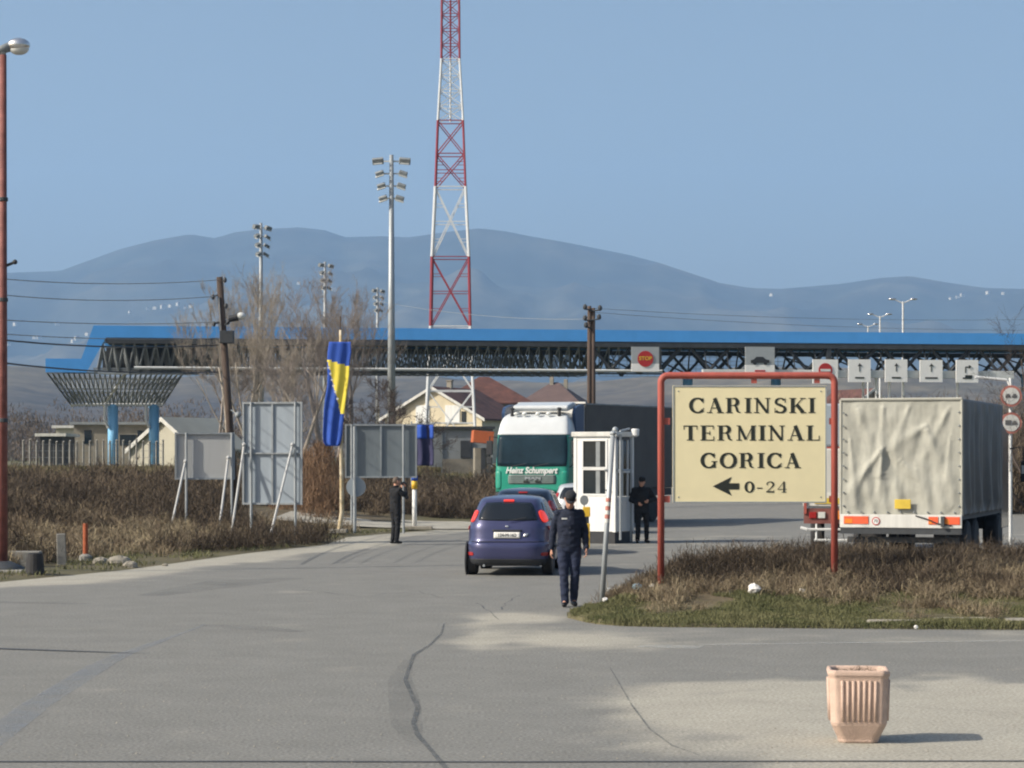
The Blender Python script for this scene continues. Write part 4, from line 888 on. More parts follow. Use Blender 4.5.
def wheel(parent, x, y, r=.3, wd=.19, name='wheel', rimm=None):
    e = bpy.data.objects.new(name, None); C.objects.link(e); e.parent = parent; e.location = (x, y, r)
    s = 1 if x > 0 else -1
    t = MB(); t.lathe([(r*.62, -wd/2), (r*.9, -wd/2), (r*.985, -wd*.38), (r, -wd*.25), (r, wd*.25), (r*.985, wd*.38), (r*.9, wd/2), (r*.62, wd/2)], 28, 'x'); t.build('tyre', M['black_rub'], e, smooth=False)
    m = MB(); m.lathe([(r*.02, s*wd*.3), (r*.2, s*wd*.34), (r*.55, s*wd*.3), (r*.62, s*wd*.49), (r*.66, s*wd*.49), (r*.66, -s*wd*.3)], 20, 'x')
    for k in range(6):
        a = k*math.pi/3; m.tube((s*wd*.36, 0, 0), (s*wd*.4, r*.58*math.cos(a), r*.58*math.sin(a)), r*.07, r*.05, 5)
    m.build('rim', rimm or M['galv'], e); return e
def hatch(loc, rz, label, paint, lit=True, plate_text='124-M-162', W=1.0, Hs=1.0):
    c = empty('parked_car' if not lit else 'hatchback_car', loc, rz, label, 'car')
    tab = [(.19, -1.80, 1.78, .70), (.22, -1.88, 1.86, .79), (.34, -1.945, 1.93, .825), (.52, -1.96, 1.955, .84), (.6, -1.945, 1.945, .845), (.66, -1.9, 1.92, .845), (.78, -1.875, 1.8, .842), (.88, -1.86, 1.3, .828), (.95, -1.84, .98, .795), (1.02, -1.8, .88, .765), (1.2, -1.69, .56, .69), (1.33, -1.58, .3, .635), (1.41, -1.46, .08, .595), (1.45, -1.28, -.12, .54), (1.475, -1.0, -.35, .42), (1.482, -.75, -.5, .2)]
    tab = [(a*Hs if a > .2 else a, b, d, e*W) for a, b, d, e in tab]
    S = Slices(tab, 5.2, 2, 70); mb = MB(); S.body(mb, 96); mb.build('body', paint, c, smooth=True)
    P_ = S.patch
    P_('rear_window', -.80, .80, 1.02*Hs, 1.36*Hs, .004, M['glass_car'], c, rnd_=.22, t0b=-.74, t1b=.74)
    P_('rear_bumper', -.985, .985, .3, .62*Hs, .012, paint, c, nu=30, rnd_=.04)
    P_('bumper_skirt', -.97, .97, .205, .33, .016, M['blackish'], c, nu=30)
    for sx in (-1, 1):
        # taillights stand high beside the rear window and wrap the corner
        a, b = (.855, .985) if sx > 0 else (-.985, -.855); a2, b2 = (.82, .965) if sx > 0 else (-.965, -.82)
        P_('taillight', a, b, .99*Hs, 1.21*Hs, .014, M['brake'] if lit else M['red_lens'], c, nu=10, rnd_=.7, t0b=a2, t1b=b2)
        P_('corner_lens', (.93 if sx > 0 else -.985), (.985 if sx > 0 else -.93), .84*Hs, .92*Hs, .01, M['red_lens'], c, nu=5, rnd_=.4)
        P_('reflector', (.78 if sx > 0 else -.93), (.93 if sx > 0 else -.78), .39, .46, .02, M['red_lens'], c, nu=6, rnd_=.5)
        for nm, f0, f1, f0b, f1b in (('rear_side_window', -.78, -.37, -.66, -.36), ('door_window', -.34, .42, -.33, .1)):
            P_(nm, f0, f1, 1.0*Hs, 1.36*Hs, .004, M['glass_car'], c, rnd_=.12, t0b=f0b, t1b=f1b, conv='y', side=sx)
        P_('door_seam', -.36, -.352, .35, .98*Hs, .003, M['blackish'], c, nu=2, conv='y', side=sx)
        P_('side_moulding', -.45, .55, .52, .57, .012, M['blackish'], c, conv='y', side=sx, nv=2)
        P_('door_handle', -.3, -.2, .86*Hs, .89*Hs, .02, M['blackish'], c, conv='y', side=sx, nv=2)
        for yy in (-1.28, 1.22):
            aw = MB(); aw.lathe([(.02, -.02), (.345, -.02), (.345, .008), (.02, .008)], 28, 'x', c=(sx*.842*W, yy, .31)); aw.build('wheel_arch', M['blackish'], c)
        m = MB(); m.ball((sx*(.87*W), .62, 1.0*Hs), (.09, .05, .065)); m.tube((sx*.8*W, .66, .98*Hs), (sx*.9*W, .63, 1.0*Hs), .02); m.build('wing_mirror', paint, c, smooth=True)
    P_('windscreen', -.86, .86, 1.0*Hs, 1.38*Hs, .004, M['glass_car'], c, rnd_=.15, conv='front')
    P_('brake_light', -.17, .17, 1.375*Hs, 1.405*Hs, .02, M['brake'] if lit else M['red_lens'], c, nv=3, rnd_=.3)
    P_('hatch_seam', -.84, .84, .632*Hs, .638*Hs, .014, M['blackish'], c, nv=1)
    P_('number_plate', -.3, .3, .70*Hs, .81*Hs, .016, M['plate'], c, nv=3)
    P_('handle_strip', -.34, .34, .825*Hs, .855*Hs, .016, M['blackish'], c, nv=2)
    P_('badge', -.04, .04, .9*Hs, .935*Hs, .014, M['chrome'], c, nu=5, nv=3, rnd_=1)
    P_('model_badge', .36, .45, .73*Hs, .79*Hs, .012, M['chrome'], c, nu=3, nv=3, t0b=.41, t1b=.5)
    yp = S.pt(-math.pi/2, .755*Hs).y-.03
    text(plate_text, .1, (0, yp, .752*Hs), M['black'], c, 'plate_lettering', sx=.82)
    w_ = MB(); w_.tube((.02, S.pt(-math.pi/2, 1.02).y-.03, 1.02*Hs), (.36, S.pt(-math.pi/2, 1.08).y-.03, 1.08*Hs), .008); w_.build('rear_wiper', M['blackish'], c)
    e = MB(); e.tube((-.45, -1.93, .2), (-.45, -1.75, .2), .025); e.build('exhaust', M['galv'], c)
    for sx in (-1, 1):
        for yy in (-1.28, 1.22): wheel(c, sx*.738*W, yy, .295)
        st = MB(); st.ball((sx*.36, -.55, 1.03*Hs), (.12, .06, .13)); 
    un = MB(); un.box((0, 0, .23), (1.2, 3.2, .1)); un.build('underbody', M['blackish'], c)
    return c
gc = P(510.5, 575, 46.6); 
blue_car = hatch((.1, gc.y+1.9, 0), R(-6), 'violet-blue hatchback with brake lights lit, rear towards us', M['car_blue'], Hs=1.05)
gc = P(530, 560, 56); hatch((gc.x, gc.y+1.9, 0), R(-6), 'dark blue car waiting in front of the violet-blue hatchback', M['car_dark'], lit=False, plate_text='', W=1.02, Hs=1.06)
gc = P(583, 560, 71); hatch((gc.x, gc.y+1.9, 0), R(-4), 'silver car mostly hidden behind the policeman and the booth', M['car_silver'], lit=False, plate_text='', Hs=1.02)

# ---- green-fronted truck
D0 = 77; b = P(531.5, 528, D0); b.z = 0
tk = empty('truck', b, R(-13), 'green and white truck cab facing us with a dark grey covered trailer', 'truck')
# local: front faces -y
tab = [(.35, -.02, 2.0, 1.18), (.45, -.06, 2.1, 1.2), (1.1, -.08, 2.15, 1.21), (1.15, -.05, 2.15, 1.21), (1.75, -.03, 2.15, 1.215), (2.0, .0, 2.15, 1.215), (3.0, .16, 2.15, 1.19), (3.08, .2, 2.15, 1.18), (3.35, .34, 2.15, 1.14), (3.55, .5, 2.15, 1.08), (3.68, .75, 2.1, .98), (3.74, 1.1, 2.0, .8)]
S = Slices(tab, 14, 1, 80)
def cabpart(name, z0, z1, mat_, off=0):
    zs = np.linspace(z0, z1, 18); mb = MB(); mb.loft([[S.pt(2*math.pi*i/120, z, off) for i in range(120)] for z in zs]); return mb.build(name, mat_, tk, smooth=True)
cabpart('cab', 1.16, 3.02, M['green_cab']); cabpart('cab_roof', 3.0, 3.74, M['cab_white'], .008); cabpart('bumper', .38, 1.14, M['blackish'], .01)
S.patch('windscreen', -.955, .955, 1.98, 3.0, .012, M['glass_blue'], tk, rnd_=.1, nu=24)
S.patch('grille', -.62, .66, 1.42, 1.72, .014, M['grille'], tk, rnd_=.1)
for k in range(5): S.patch('grille_slat', -.6, .64, 1.45+k*.053, 1.462+k*.053, .02, M['dark_steel'], tk, nv=1)
for sx in (-1, 1): S.patch('corner_panel', min(sx*.82, sx*.97), max(sx*.82, sx*.97), 1.25, 1.85, .012, M['green_cab'], tk, rnd_=.3); S.patch('headlight', min(sx*.6, sx*.93), max(sx*.6, sx*.93), .62, .86, .02, M['lampglass'], tk, rnd_=.3)
text('Heinz Schumpert', .28, (.0, -.055, 1.85), M['white'], tk, 'lettering', shear=.3, bold=.008, sx=.86, extrude=.01)
text('MAN', .12, (.06, -.07, 1.6), M['galv'], tk, 'badge_lettering', sx=2.0, bold=.004, extrude=.012)
for sx in (-.16, .22):
    mb = MB(); mb.box((sx, -.075, 1.5), (.16, .03, .06)); mb.build('grille_opening', M['black'], tk)
mb = MB(); mb.box((0, .05, 3.1), (0.01, .01, .01))
# roof air deflector with lamps and horns
mb = MB(); mb.prismx([(.7, 3.76), (.62, 3.86), (.66, 3.95), (1.6, 4.08), (2.0, 4.06), (2.0, 3.9)], -.75, 1.05); mb.build('air_deflector', M['cab_white'], tk, bevel=.03)
for x_ in (-.78, .78):
    mb = MB(); mb.lathe([(.05, 0), (.06, .05), (.05, .2), (.07, .22), (.07, .27), (.03, .29)], 12, c=(x_, .62, 3.6)); mb.build('roof_beacon', M['blackish'], tk)
for x_ in (-.62, -.35, .1, .45):
    mb = MB(); mb.ball((x_, .52, 3.68), (.09, .05, .06)); mb.build('roof_lamp', M['lampglass'], tk, smooth=True)
for xa in (1.12, -1.22): mb = MB(); mb.prismx([(2.0, 1.2), (1.0, 3.7), (1.2, 3.9), (2.0, 4.0), (2.5, 4.02), (2.5, 1.2)], xa, xa+.1); mb.build('side_fairing', M['blue_cab'], tk)
for sx in (-1, 1):
    mb = MB(); mb.path([(sx*1.15, .25, 2.9), (sx*1.4, .1, 2.95), (sx*1.42, .08, 2.1), (sx*1.2, .2, 1.95)], .02, 6); mr = mb.build('mirror_arm', M['blackish'], tk)
    mb = MB(); mb.box((sx*1.4, .08, 2.58), (.2, .09, .46)); mb.box((sx*1.4, .08, 2.17), (.18, .08, .22)); mb.build('wing_mirror', M['blackish'], tk, bevel=.02)
    S.patch('door_window', -.5, .35, 2.02, 2.85, .006, M['glass_car'], tk, conv='y', side=sx, rnd_=.1)
for f in (-.42, .3):
    mb = MB(); mb.path([(f-.25, -.03, 1.98), (f+.25, .0, 2.08)], .012, 5); mb.build('wiper', M['blackish'], tk)
mb = MB(); mb.box((-.55, .12, 2.15), (.35, .05, .07)); mb.build('dashboard_papers', M['white'], tk)
for yy in (1.1,):
    for sx in (-1, 1): wheel(tk, sx*1.02, yy, .5, .3)
# trailer swings away to the right
tr_ = bpy.data.objects.new('trailer', None); C.objects.link(tr_); tr_.parent = tk; tr_.location = (1.15, 2.7, 0); tr_.rotation_euler = (0, 0, R(-14))
Lt = 7.4
mb = MB(); mb.box((-1.15, Lt/2, 2.62), (2.5, Lt, 2.86)); mb.build('tarp_cover', M['tarp_grey'], tr_, bevel=.04)
mb = MB(); mb.box((-1.15, -.02, 2.62), (2.4, .03, 2.7)); mb.box((-1.15, -.02, 4.08), (2.5, .05, .06)); mb.build('front_wall', M['dirty_white'], tr_)
mb = MB()
for x_ in (-2.38, .08): mb.box((x_+.02, Lt/2, 4.04), (.06, Lt, .05))
mb.build('roof_rail', M['mid_steel'], tr_)
mb = MB(); mb.box((-1.15, Lt/2, 1.05), (2.3, Lt, .25)); mb.build('chassis', M['dark_steel'], tr_)
for yy in (4.4, 5.7):
    for x_ in (-2.2, -.1): wheel(tr_, x_, yy, .5, .3)

# ---- lorry with the beige tarp, rear towards us
D0 = 50; b = P(962, 568, D0); b.z = 0
lr_ = empty('lorry', b, R(-18.5), 'lorry with beige tarpaulin back and charcoal tarpaulin side, parked behind the bushes', 'lorry')
# local: rear face in the y=0 plane from x=-2.52..0, body runs to +y
W_ = 2.54; L2 = 6.7; zt = 3.52; zb = 1.08
# wrinkled tarps as fine height fields
def cloth(name, fn, nu, nv, mat_, parent):
    V = [fn(i/nu, j/nv) for j in range(nv+1) for i in range(nu+1)]; o = np_mesh(name, V, grid_faces(nu+1, nv+1), mat_, parent, smooth=True)
    s = o.modifiers.new('t', 'SOLIDIFY'); s.thickness = .015; return o
def fold(x, z, x0, z0, ang, wid, ln, amp):
    c_, q = math.cos(R(ang)), math.sin(R(ang)); dx, dz = x-x0, z-z0; a = dx*c_+dz*q; b_ = -dx*q+dz*c_
    if a < 0 or a > ln: f = 0 if a < -.1 or a > ln+.3 else .4
    else: f = 1-.5*a/ln
    wd_ = wid*(.5+a/ln if a > 0 else .5); return amp*f*math.exp(-(b_/wd_)**2)
def back(u, v):
    x = -W_+u*W_; z = .0+v*(zt-zb); X_, Z_ = u*2.54, z; d = 0
    for (x0, z0, an, wd_, ln, am) in ((.85, 1.35, 232, .1, 1.5, .035), (.9, 1.3, 262, .07, 1.3, .03), (.95, 1.3, 300, .14, 1.6, -.03), (1.75, 1.85, 212, .13, 1.2, .03), (1.8, 1.8, 295, .12, 1.6, .035), (.35, 2.25, 290, .1, 1.2, .025), (.9, 2.28, 268, .09, 1.2, .03), (1.45, 2.3, 250, .08, 1.1, .02), (2.25, 2.2, 243, .1, 1.3, .025), (.2, 1.6, 275, .06, 1.5, .02), (1.3, 1.1, 315, .14, 1.1, .025), (2.3, 1.6, 265, .08, 1.5, .02), (.5, .9, 250, .08, .9, .02), (1.6, 1.0, 275, .09, 1.0, .02)):
        d += fold(X_, Z_, x0, z0, an, wd_, ln, am)
    d += .012*math.sin(X_*21+2.5*math.sin(Z_*1.6))*(1-v)**1.2+.012*mnoise.fractal(Vector((X_*5, Z_*1.6, 2)), 1, 2, 3)
    d += .02*mnoise.fractal(Vector((X_*1.3, Z_*1.1, 4)), 1, 2, 3)
    ed_ = min(1, min(u, 1-u)*12, min(v, 1-v)*10+.2); return (x, -.02-1.25*d*ed_-.015*math.sin(u*math.pi*9)*(1-v)**2*.5, zb+z)
cloth('rear_tarp', back, 110, 90, M['tarp_beige'], lr_)
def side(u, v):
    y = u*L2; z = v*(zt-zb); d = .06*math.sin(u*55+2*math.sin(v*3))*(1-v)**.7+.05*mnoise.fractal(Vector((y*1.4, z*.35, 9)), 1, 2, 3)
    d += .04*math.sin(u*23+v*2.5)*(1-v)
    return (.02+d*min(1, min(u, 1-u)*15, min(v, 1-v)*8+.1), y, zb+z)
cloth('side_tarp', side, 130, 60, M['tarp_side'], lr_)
mb = MB(); mb.box((-W_/2, L2/2, (zt+zb)/2), (W_-.06, L2-.08, zt-zb-.02)); mb.build('load_box', M['tarp_grey'], lr_)
mb = MB(); mb.tube((-W_, -.03, zt), (.0, -.03, zt), .03); mb.tube((-W_, 0, zb), (-W_, 0, zt), .04); mb.tube((.0, -.02, zb), (.0, -.02, zt), .035)
mb.build('edge_rope', M['tarp_beige'], lr_)
mb = MB()
for i in range(9): mb.ball((-W_+.15+i*.28, -.05, zb+.07), .022, nu=6, nv=4)
for i in range(8): mb.ball((-W_+.06, -.06, zb+.2+i*.28), .022, nu=6, nv=4); mb.ball((-.05, -.05, zb+.2+i*.28), .022, nu=6, nv=4)
mb.build('eyelet', M['mid_steel'], lr_).name = 'eyelets'
mb = MB(); mb.box((-W_/2, -.07, zb-.12), (W_+.02, .06, .28)); mb.build('tailboard', M['dirty_white'], lr_, bevel=.01)
mb = MB(); mb.box((-W_/2+.05, -.1, zb+.24), (.34, .015, .2)); mb.build('yellow_plate', M['yellow_plate'], lr_, bevel=.01)
for x_, w2 in ((-2.2, .52), (-.2, .34), (-.58, .2)):
    mb = MB(); mb.box((x_, -.108, zb-.1), (w2, .012, .16)); rp_ = mb.build('reflector_strip', M['orange_refl'], lr_)
    mb = MB(); mb.box((x_-w2*.3, -.116, zb-.12), (w2*.3, .006, .1)); mb.build('reflector_inset', M['amber'], rp_)
mb = MB(); mb.disc((-1.78, zb-.12), .085, -.112, -.104); ds = mb.build('round_plate', M['sign_red'], lr_); mb = MB(); mb.disc((-1.78, zb-.12), .065, -.118, -.11); mb.build('plate_face', M['white'], ds); text('70', .09, (-1.78, -.12, zb-.12), M['black'], ds, 'plate_lettering')
mb = MB(); mb.path([(-.95, -.11, zb+.0), (-.7, -.13, zb-.07), (-.5, -.12, zb-.16), (-.2, -.12, zb-.2)], .015, 5); mb.build('tow_cable', M['blackish'], lr_)
mb = MB(); mb.box((-.38, -.14, zb-.12), (.07, .08, .22)); mb.build('latch', M['dark_steel'], lr_)
mb = MB(); mb.box((-W_/2, -.03, zb-.33), (W_, .1, .12)); mb.build('rear_crossmember', M['dark_steel'], lr_)
mb = MB(); mb.box((-W_/2, L2/2+.3, .86), (1.3, L2, .24)); mb.box((0-.1, L2/2, 1.09), (.14, L2, .2)); mb.build('chassis', M['dark_steel'], lr_)
mb = MB(); mb.box((-W_/2, .25, .56), (W_-.2, .09, .12)); mb.tube((-2.2, .25, .56), (-2.2, .25, .85), .04); mb.tube((-.35, .25, .56), (-.35, .25, .85), .04); mb.build('underrun_bar', M['dark_steel'], lr_)
for x_ in (-2.1, -.45):
    mb = MB(); mb.box((x_, .9, .62), (.55, .02, .6)); mb.build('mudflap', M['black_rub'], lr_)
for yy in (1.5, 2.75, 6.9):
    for x_ in (-2.3, -.24): wheel(lr_, x_, yy, .48, .36)
mb = MB(); mb.prismx([(L2+.35, .6), (L2+.35, 3.05), (L2+.7, 3.1), (L2+1.6, 2.9), (L2+1.8, 1.7), (L2+1.8, .6)], -W_+.05, -.05); mb.build('cab', M['car_dark'], lr_, bevel=.05)
mb = MB(); mb.path([(0, L2+1.6, 2.5), (.3, L2+1.7, 2.55), (.34, L2+1.7, 1.7)], .02, 6); mb.build('mirror_arm', M['blackish'], lr_)
mb = MB(); mb.box((.36, L2+1.7, 1.95), (.24, .1, .5)); mm_ = mb.build('wing_mirror', M['blackish'], lr_, bevel=.03)
mb = MB(); mb.box((.36, L2+1.644, 2.0), (.18, .012, .2)); mb.build('mirror_glass', M['lampglass'], mm_)

# ---- flatbed trailer half hidden by the big sign
D0 = 54; b = P(803, 557, D0); b.z = 0
ft = empty('flatbed_trailer', b, R(-8), 'flatbed trailer with yellow rear plate and red lamps, left of the beige tarp', 'trailer')
zz = 1.1
mb = MB(); mb.box((1.2, .0, zz+.25), (2.4, .08, .3)); mb.build('tailboard', M['dirty_white'], ft, bevel=.01)
mb = MB(); mb.box((.55, -.05, zz+.22), (.58, .02, .13)); mb.build('yellow_plate', M['yellow_plate'], ft)
mb = MB(); mb.box((.05, -.03, zz+.18), (.06, .1, .5)); mb.box((2.35, -.03, zz+.18), (.06, .1, .5)); mb.build('corner_post', M['frame_red'], ft)
mb = MB(); mb.box((1.2, .02, zz-.12), (2.36, .12, .34)); mb.build('lamp_board', M['rust_red'], ft)
for x_, m_ in ((.22, 'red_lens'), (.42, 'lampglass'), (.8, 'amber'), (1.9, 'red_lens')):
    mb = MB(); mb.box((x_, -.06, zz-.1), (.32 if m_ == 'amber' else .16, .04, .2 if m_ == 'amber' else .14)); mb.build('rear_lamp', M[m_], ft, bevel=.01)
mb = MB(); mb.tube((.1, -.08, zz-.42), (2.3, -.08, zz-.42), .028); mb.tube((.25, -.1, zz-.66), (2.2, -.1, zz-.66), .028); mb.tube((-.05, -.04, zz-.38), (.1, -.08, zz-.42), .035)
for x_ in (.3, 2.1): mb.tube((x_, -.08, zz-.66), (x_, 0, zz-.2), .025)
mb.build('underrun_bar', M['pale_steel'], ft)
mb = MB(); mb.box((1.2, 4.2, zz-.02), (2.35, 8.2, .14)); mb.box((.75, 4.2, zz-.3), (.16, 8.2, .4)); mb.box((1.65, 4.2, zz-.3), (.16, 8.2, .4)); mb.build('deck', M['dark_steel'], ft)
mb = MB(); mb.box((1.2, 3.2, zz+.75), (2.2, 2.2, 1.3)); mb.build('crated_load', M['dirty_white'], ft, bevel=.03)
mb = MB(); mb.box((1.2, 3.2, zz+1.95), (2.1, 2.1, 1.0)); mb.build('covered_load', M['galv_panel'], ft, bevel=.05)
mb = MB(); mb.box((1.2, 8.2, zz+1.3), (2.4, .12, 2.5)); mb.build('headboard', M['frame_red'], ft, bevel=.02)
for yy in (1.4, 2.6):
    for x_ in (.3, 2.1): wheel(ft, x_, yy, .42, .3)

# ================================================================== BOOTH
bk = P(573.5, 543, 64); bk.z = 0
bo = empty('booth', bk, R(-26), 'white glazed guard booth on a dark plinth', 'booth')
bw, bd, bh = 1.22, 1.25, 2.95
# local: front face y=0 from x 0..bw ; right side x=bw going +y
mb = MB(); mb.box((bw/2, bd/2, .15), (bw-.06, bd-.06, .3)); mb.build('plinth', M['blackish'], bo)
mb = MB(); mb.box((bw/2, .03, .78), (bw-.1, .04, .92)); mb.box((bw-.03, bd/2, .78), (.04, bd-.1, .92)); mb.box((bw/2, bd-.03, .78), (bw-.1, .04, .92)); mb.box((.03, bd/2, .78), (.04, bd-.1, .92)); mb.build('wall_panel', M['white'], bo)
mb = MB()
for x_ in (.045, bw-.045):
    for y_ in (.045, bd-.045): mb.box((x_, y_, 1.58), (.09, .09, 2.56))
mb.build('corner_post', M['white'], bo, bevel=.01)
mb = MB(); mb.box((bw/2, bd/2, 2.9), (bw+.1, bd+.1, .13)); mb.build('roof', M['dirty_white'], bo, bevel=.02)
mb = MB(); mb.box((bw/2, bd-.04, 2.0), (bw-.2, .02, 1.5)); mb.build('rear_window', M['glass'], bo)
for (x0, x1) in ((.28, .93),):
    for z0, z1 in ((1.32, 1.95), (2.03, 2.72)):
        mb = MB(); mb.box(((x0+x1)/2, .035, (z0+z1)/2), (x1-x0, .012, z1-z0)); fr = mb.build('window', M['glass'], bo)
        mb = MB()
        for x_ in (x0-.025, x1+.025): mb.box((x_, .02, (z0+z1)/2), (.05, .05, z1-z0+.1))
        for z_ in (z0-.025, z1+.025): mb.box(((x0+x1)/2, .02, z_), (x1-x0, .05, .05))
        mb.build('window_frame', M['white'], fr)
        mb = MB(); mb.box((x0+.42, .026, (z0+z1)/2), (.12, .006, z1-z0-.02));  mb.build('curtain', M['mid_steel'], fr)
mb = MB(); mb.box((.16, .03, 2.0), (.13, .03, 1.5)); mb.box((1.05, .03, 2.0), (.14, .03, 1.5)); mb.box((bw/2, .03, 2.79), (bw-.18, .04, .1)); mb.box((bw/2, .03, 1.265), (bw-.18, .035, .05)); mb.build('front_framing', M['white'], bo)
for i in range(3):
    y0 = .14+i*.36; mb = MB(); mb.box((bw-.03, y0+.15, 2.0), (.012, .28, 1.45)); g_ = mb.build('side_window', M['glass'], bo)
    mb = MB(); mb.box((bw-.02, y0-.02, 2.0), (.05, .045, 1.5)); mb.box((bw-.02, y0+.15, 1.9), (.05, .3, .05)); mb.build('side_window_frame', M['white'], g_)
mb = MB(); mb.box((1.0, -.03, 1.42), (.12, .04, .03)); mb.build('door_handle', M['blackish'], bo)
mb = MB(); mb.tube((bw, .3, 2.98), (bw+.1, .7, 3.05), .03); mb.ball((bw-.05, .1, 3.02), .08); mb.build('roof_bracket', M['galv'], bo)
mb = MB(); mb.lathe([(.03, 0), (.1, .04), (.11, .2), (.09, .22)], 14, c=(bw+.25, .75, 2.83)); mb.build('floodlight', M['white'], bo)
mb = MB(); mb.tube((bw+.1, .1, .1), (bw+.1, .1, 2.9), .035, n=8); mb.tube((bw+.12, .75, .05), (bw+.12, .75, 2.8), .03, n=8); mb.tube((bw+.1, .1, 1.95), (bw+.12, .75, 1.95), .025); mb.tube((bw+.1, .1, 1.95), (bw*.75, -.03, 1.95), .025); mb.build('handrail', M['galv'], bo)
# yellow barrier drive beside the booth
b = P(586.5, 541, 61); b.z = -.06
bd_ = empty('barrier_post', b, 0, 'yellow barrier post with a round grey disc in front of the booth', 'barrier')
mb = MB(); mb.box((0.02, 0, .4), (.2, .24, .8)); mb.build('lower_housing', M['yellow'], bd_, bevel=.02)
mb = MB(); mb.box((0.0, .01, .9), (.17, .2, .28)); mb.build('hinge', M['blackish'], bd_)
mb = MB(); mb.box((0, 0, 1.15), (.26, .22, .3)); mb.build('upper_housing', M['yellow'], bd_, bevel=.02)
mb = MB(); mb.disc((-.08, 1.5), .15, -.03, .01); mb.tube((-.08, 0, 1.2), (-.08, 0, 1.4), .02); mb.build('disc', M['mid_steel'], bd_); bd_.scale = (.72, .8, .84)

# ================================================================== NOTICE BOARDS seen from behind
def board(loc, rz, W, H, z0, mat_, label, nv, nh, struts, posts, rail=M['galv'], cat='sign board', thick=.05):
    o = empty('notice_board', loc, rz, label, cat)
    mb = MB(); mb.box((W/2, 0, z0+H/2), (W, .03, H)); mb.build('panel', mat_, o)
    mb = MB()
    for x_ in (0.02, W-.02): mb.box((x_, -.035, z0+H/2), (.05, .07, H+.02))
    for z_ in (z0+.02, z0+H-.02): mb.box((W/2, -.035, z_), (W-.09, .066, .05))
    for i in range(nv): mb.box((W*(i+1)/(nv+1), -.035, z0+H/2), (.05, .05, H-.1))
    for i in range(nh): mb.box((W/2, -.05, z0+H*(i+1)/(nh+1)), (W-.1, .05, .045))
    mb.build('frame', rail, o)
    for x_ in posts: mb = MB(); mb.tube((x_, -.1, -.1), (x_, -.1, z0+H), .036, n=8); mb.build('post', M['galv'], o)
    for (x0, x1, zt_, dy) in struts: mb = MB(); mb.tube((x1, -dy, -.1), (x0, -.1, zt_), .034, n=8); mb.ball((x0, -.12, zt_), .06, nu=8, nv=6); mb.build('strut', M['dull_panel'], o)
    return o
# A
b = P(175, 537, 68); b.z = float(bank_z(edge_x(68.)-b.x, 68.))
board(b, R(6), 1.68, 1.32, 1.66-b.z, M['dull_panel'], 'low wide pale grey board back on leaning struts, leftmost of the boards', 0, 0, [(.3, -.1, 1.9, 1.1), (1.5, 1.25, 2.0, 1.2)], [.32, 1.6])
b = P(243, 543, 64); b.z = float(bank_z(edge_x(64.)-b.x, 64.))
board(b, R(-8), 1.62, 2.72, .96, M['galv_panel'], 'tall blue-grey board back with a cross frame, standing on struts', 1, 1, [(.06, -.1, 2.55, 1.0), (1.38, .95, 2.55, 1.1)], [.25, 1.45])
b = P(345, 533, 72); b.z = .1
board(b, R(4), 2.15, 1.6, 1.57, M['dark_panel'], 'wide slate grey board back beside the flagpole', 1, 0, [], [.2, 1.75], rail=M['galv'])
b = P(353, 533, 71.3); b.z = .1
rs = empty('round_sign', b, R(4), 'round grey sign back on a post below the slate grey board', 'road sign')
mb = MB(); mb.disc((.09, 1.3), .29, 0, .03); mb.build('disc', M['galv_panel'], rs); mb = MB(); mb.tube((.05, -.05, -.1), (.05, -.05, 3.1), .05, n=10); mb.build('post', M['galv'], rs)

# striped post and blue banner
b = P(414.5, 531, 74); b.z = .1
pp_ = empty('marker_post', b, 0, 'white marker post with yellow and blue bands right of the man in dark clothes', 'post')
mb = MB(); mb.lathe([(.07, -.05), (.07, 1.2)], 14); mb.build('shaft', M['white'], pp_, smooth=True)
mb = MB(); mb.lathe([(.09, 1.2), (.09, 1.46)], 14); mb.build('yellow_band', M['yellow'], pp_, smooth=True)
mb = MB(); mb.lathe([(.1, 1.46), (.1, 1.6), (.02, 1.66)], 14); mb.build('blue_cap', M['flag_blue'], pp_, smooth=True)
mb = MB(); mb.box((.1, 0, .01), (.9, .5, .1)); mb.build('base_slab', M['stone'], pp_, bevel=.02)
b = P(422, 478, 95); b.z = float(plateau(95.))
bn = empty('banner_stand', b, R(5), 'blue and faded purple banner on a pole beside the slate grey board', 'banner')
zt_ = P(422, 424, 95).z-b.z
def bfun(u, v): return (-.38+.82*u+.03*math.sin(v*6), .07*math.sin(u*11)*(.4+.6*(1-v)), zt_-1.65+1.6*v)
bo_ = cloth('banner_cloth', bfun, 24, 24, M['banner_dark'], bn)
def bfun2(u, v): return (-.39+.84*u, .07*math.sin(u*11)-.03, zt_-.58+.55*v)
cloth('banner_top', bfun2, 24, 6, M['flag_blue'], bn)
mb = MB(); mb.tube((-.42, 0, 0), (-.42, 0, zt_+.1), .03); mb.tube((-.42, 0, zt_), (.48, 0, zt_), .02); mb.build('pole', M['galv'], bn)

# flagpole with the hanging flag
D0 = 70; b = P(338.5, 536, D0); b.z = .1
fp = empty('flagpole', b, R(0), 'chipped yellow-white flagpole right of the tall board', 'flagpole')
zt_ = P(338, 330, D0).z-b.z
mb = MB(); mb.path([(0, 0, -.1), (.04, 0, .15), (.1, 0, .6), (.08, 0, 2.4), (.06, 0, zt_)], [.085, .07, .065, .055, .04], 12); mb.build('shaft', M['yel_white'], fp, smooth=True)
mb = MB(); mb.tube((.06, 0, zt_), (.06, 0, zt_+.4), .022); mb.build('tip', M['wood'], fp)
mb = MB(); mb.box((0, 0, .03), (.5, .4, .12)); mb.build('footing', M['stone'], fp, bevel=.02)
fl = empty('flag', P(338.5, 342, D0)+Vector((0, -.09, 0)), 0, 'limp blue flag with yellow triangle and white stars hanging from the pole', 'flag')
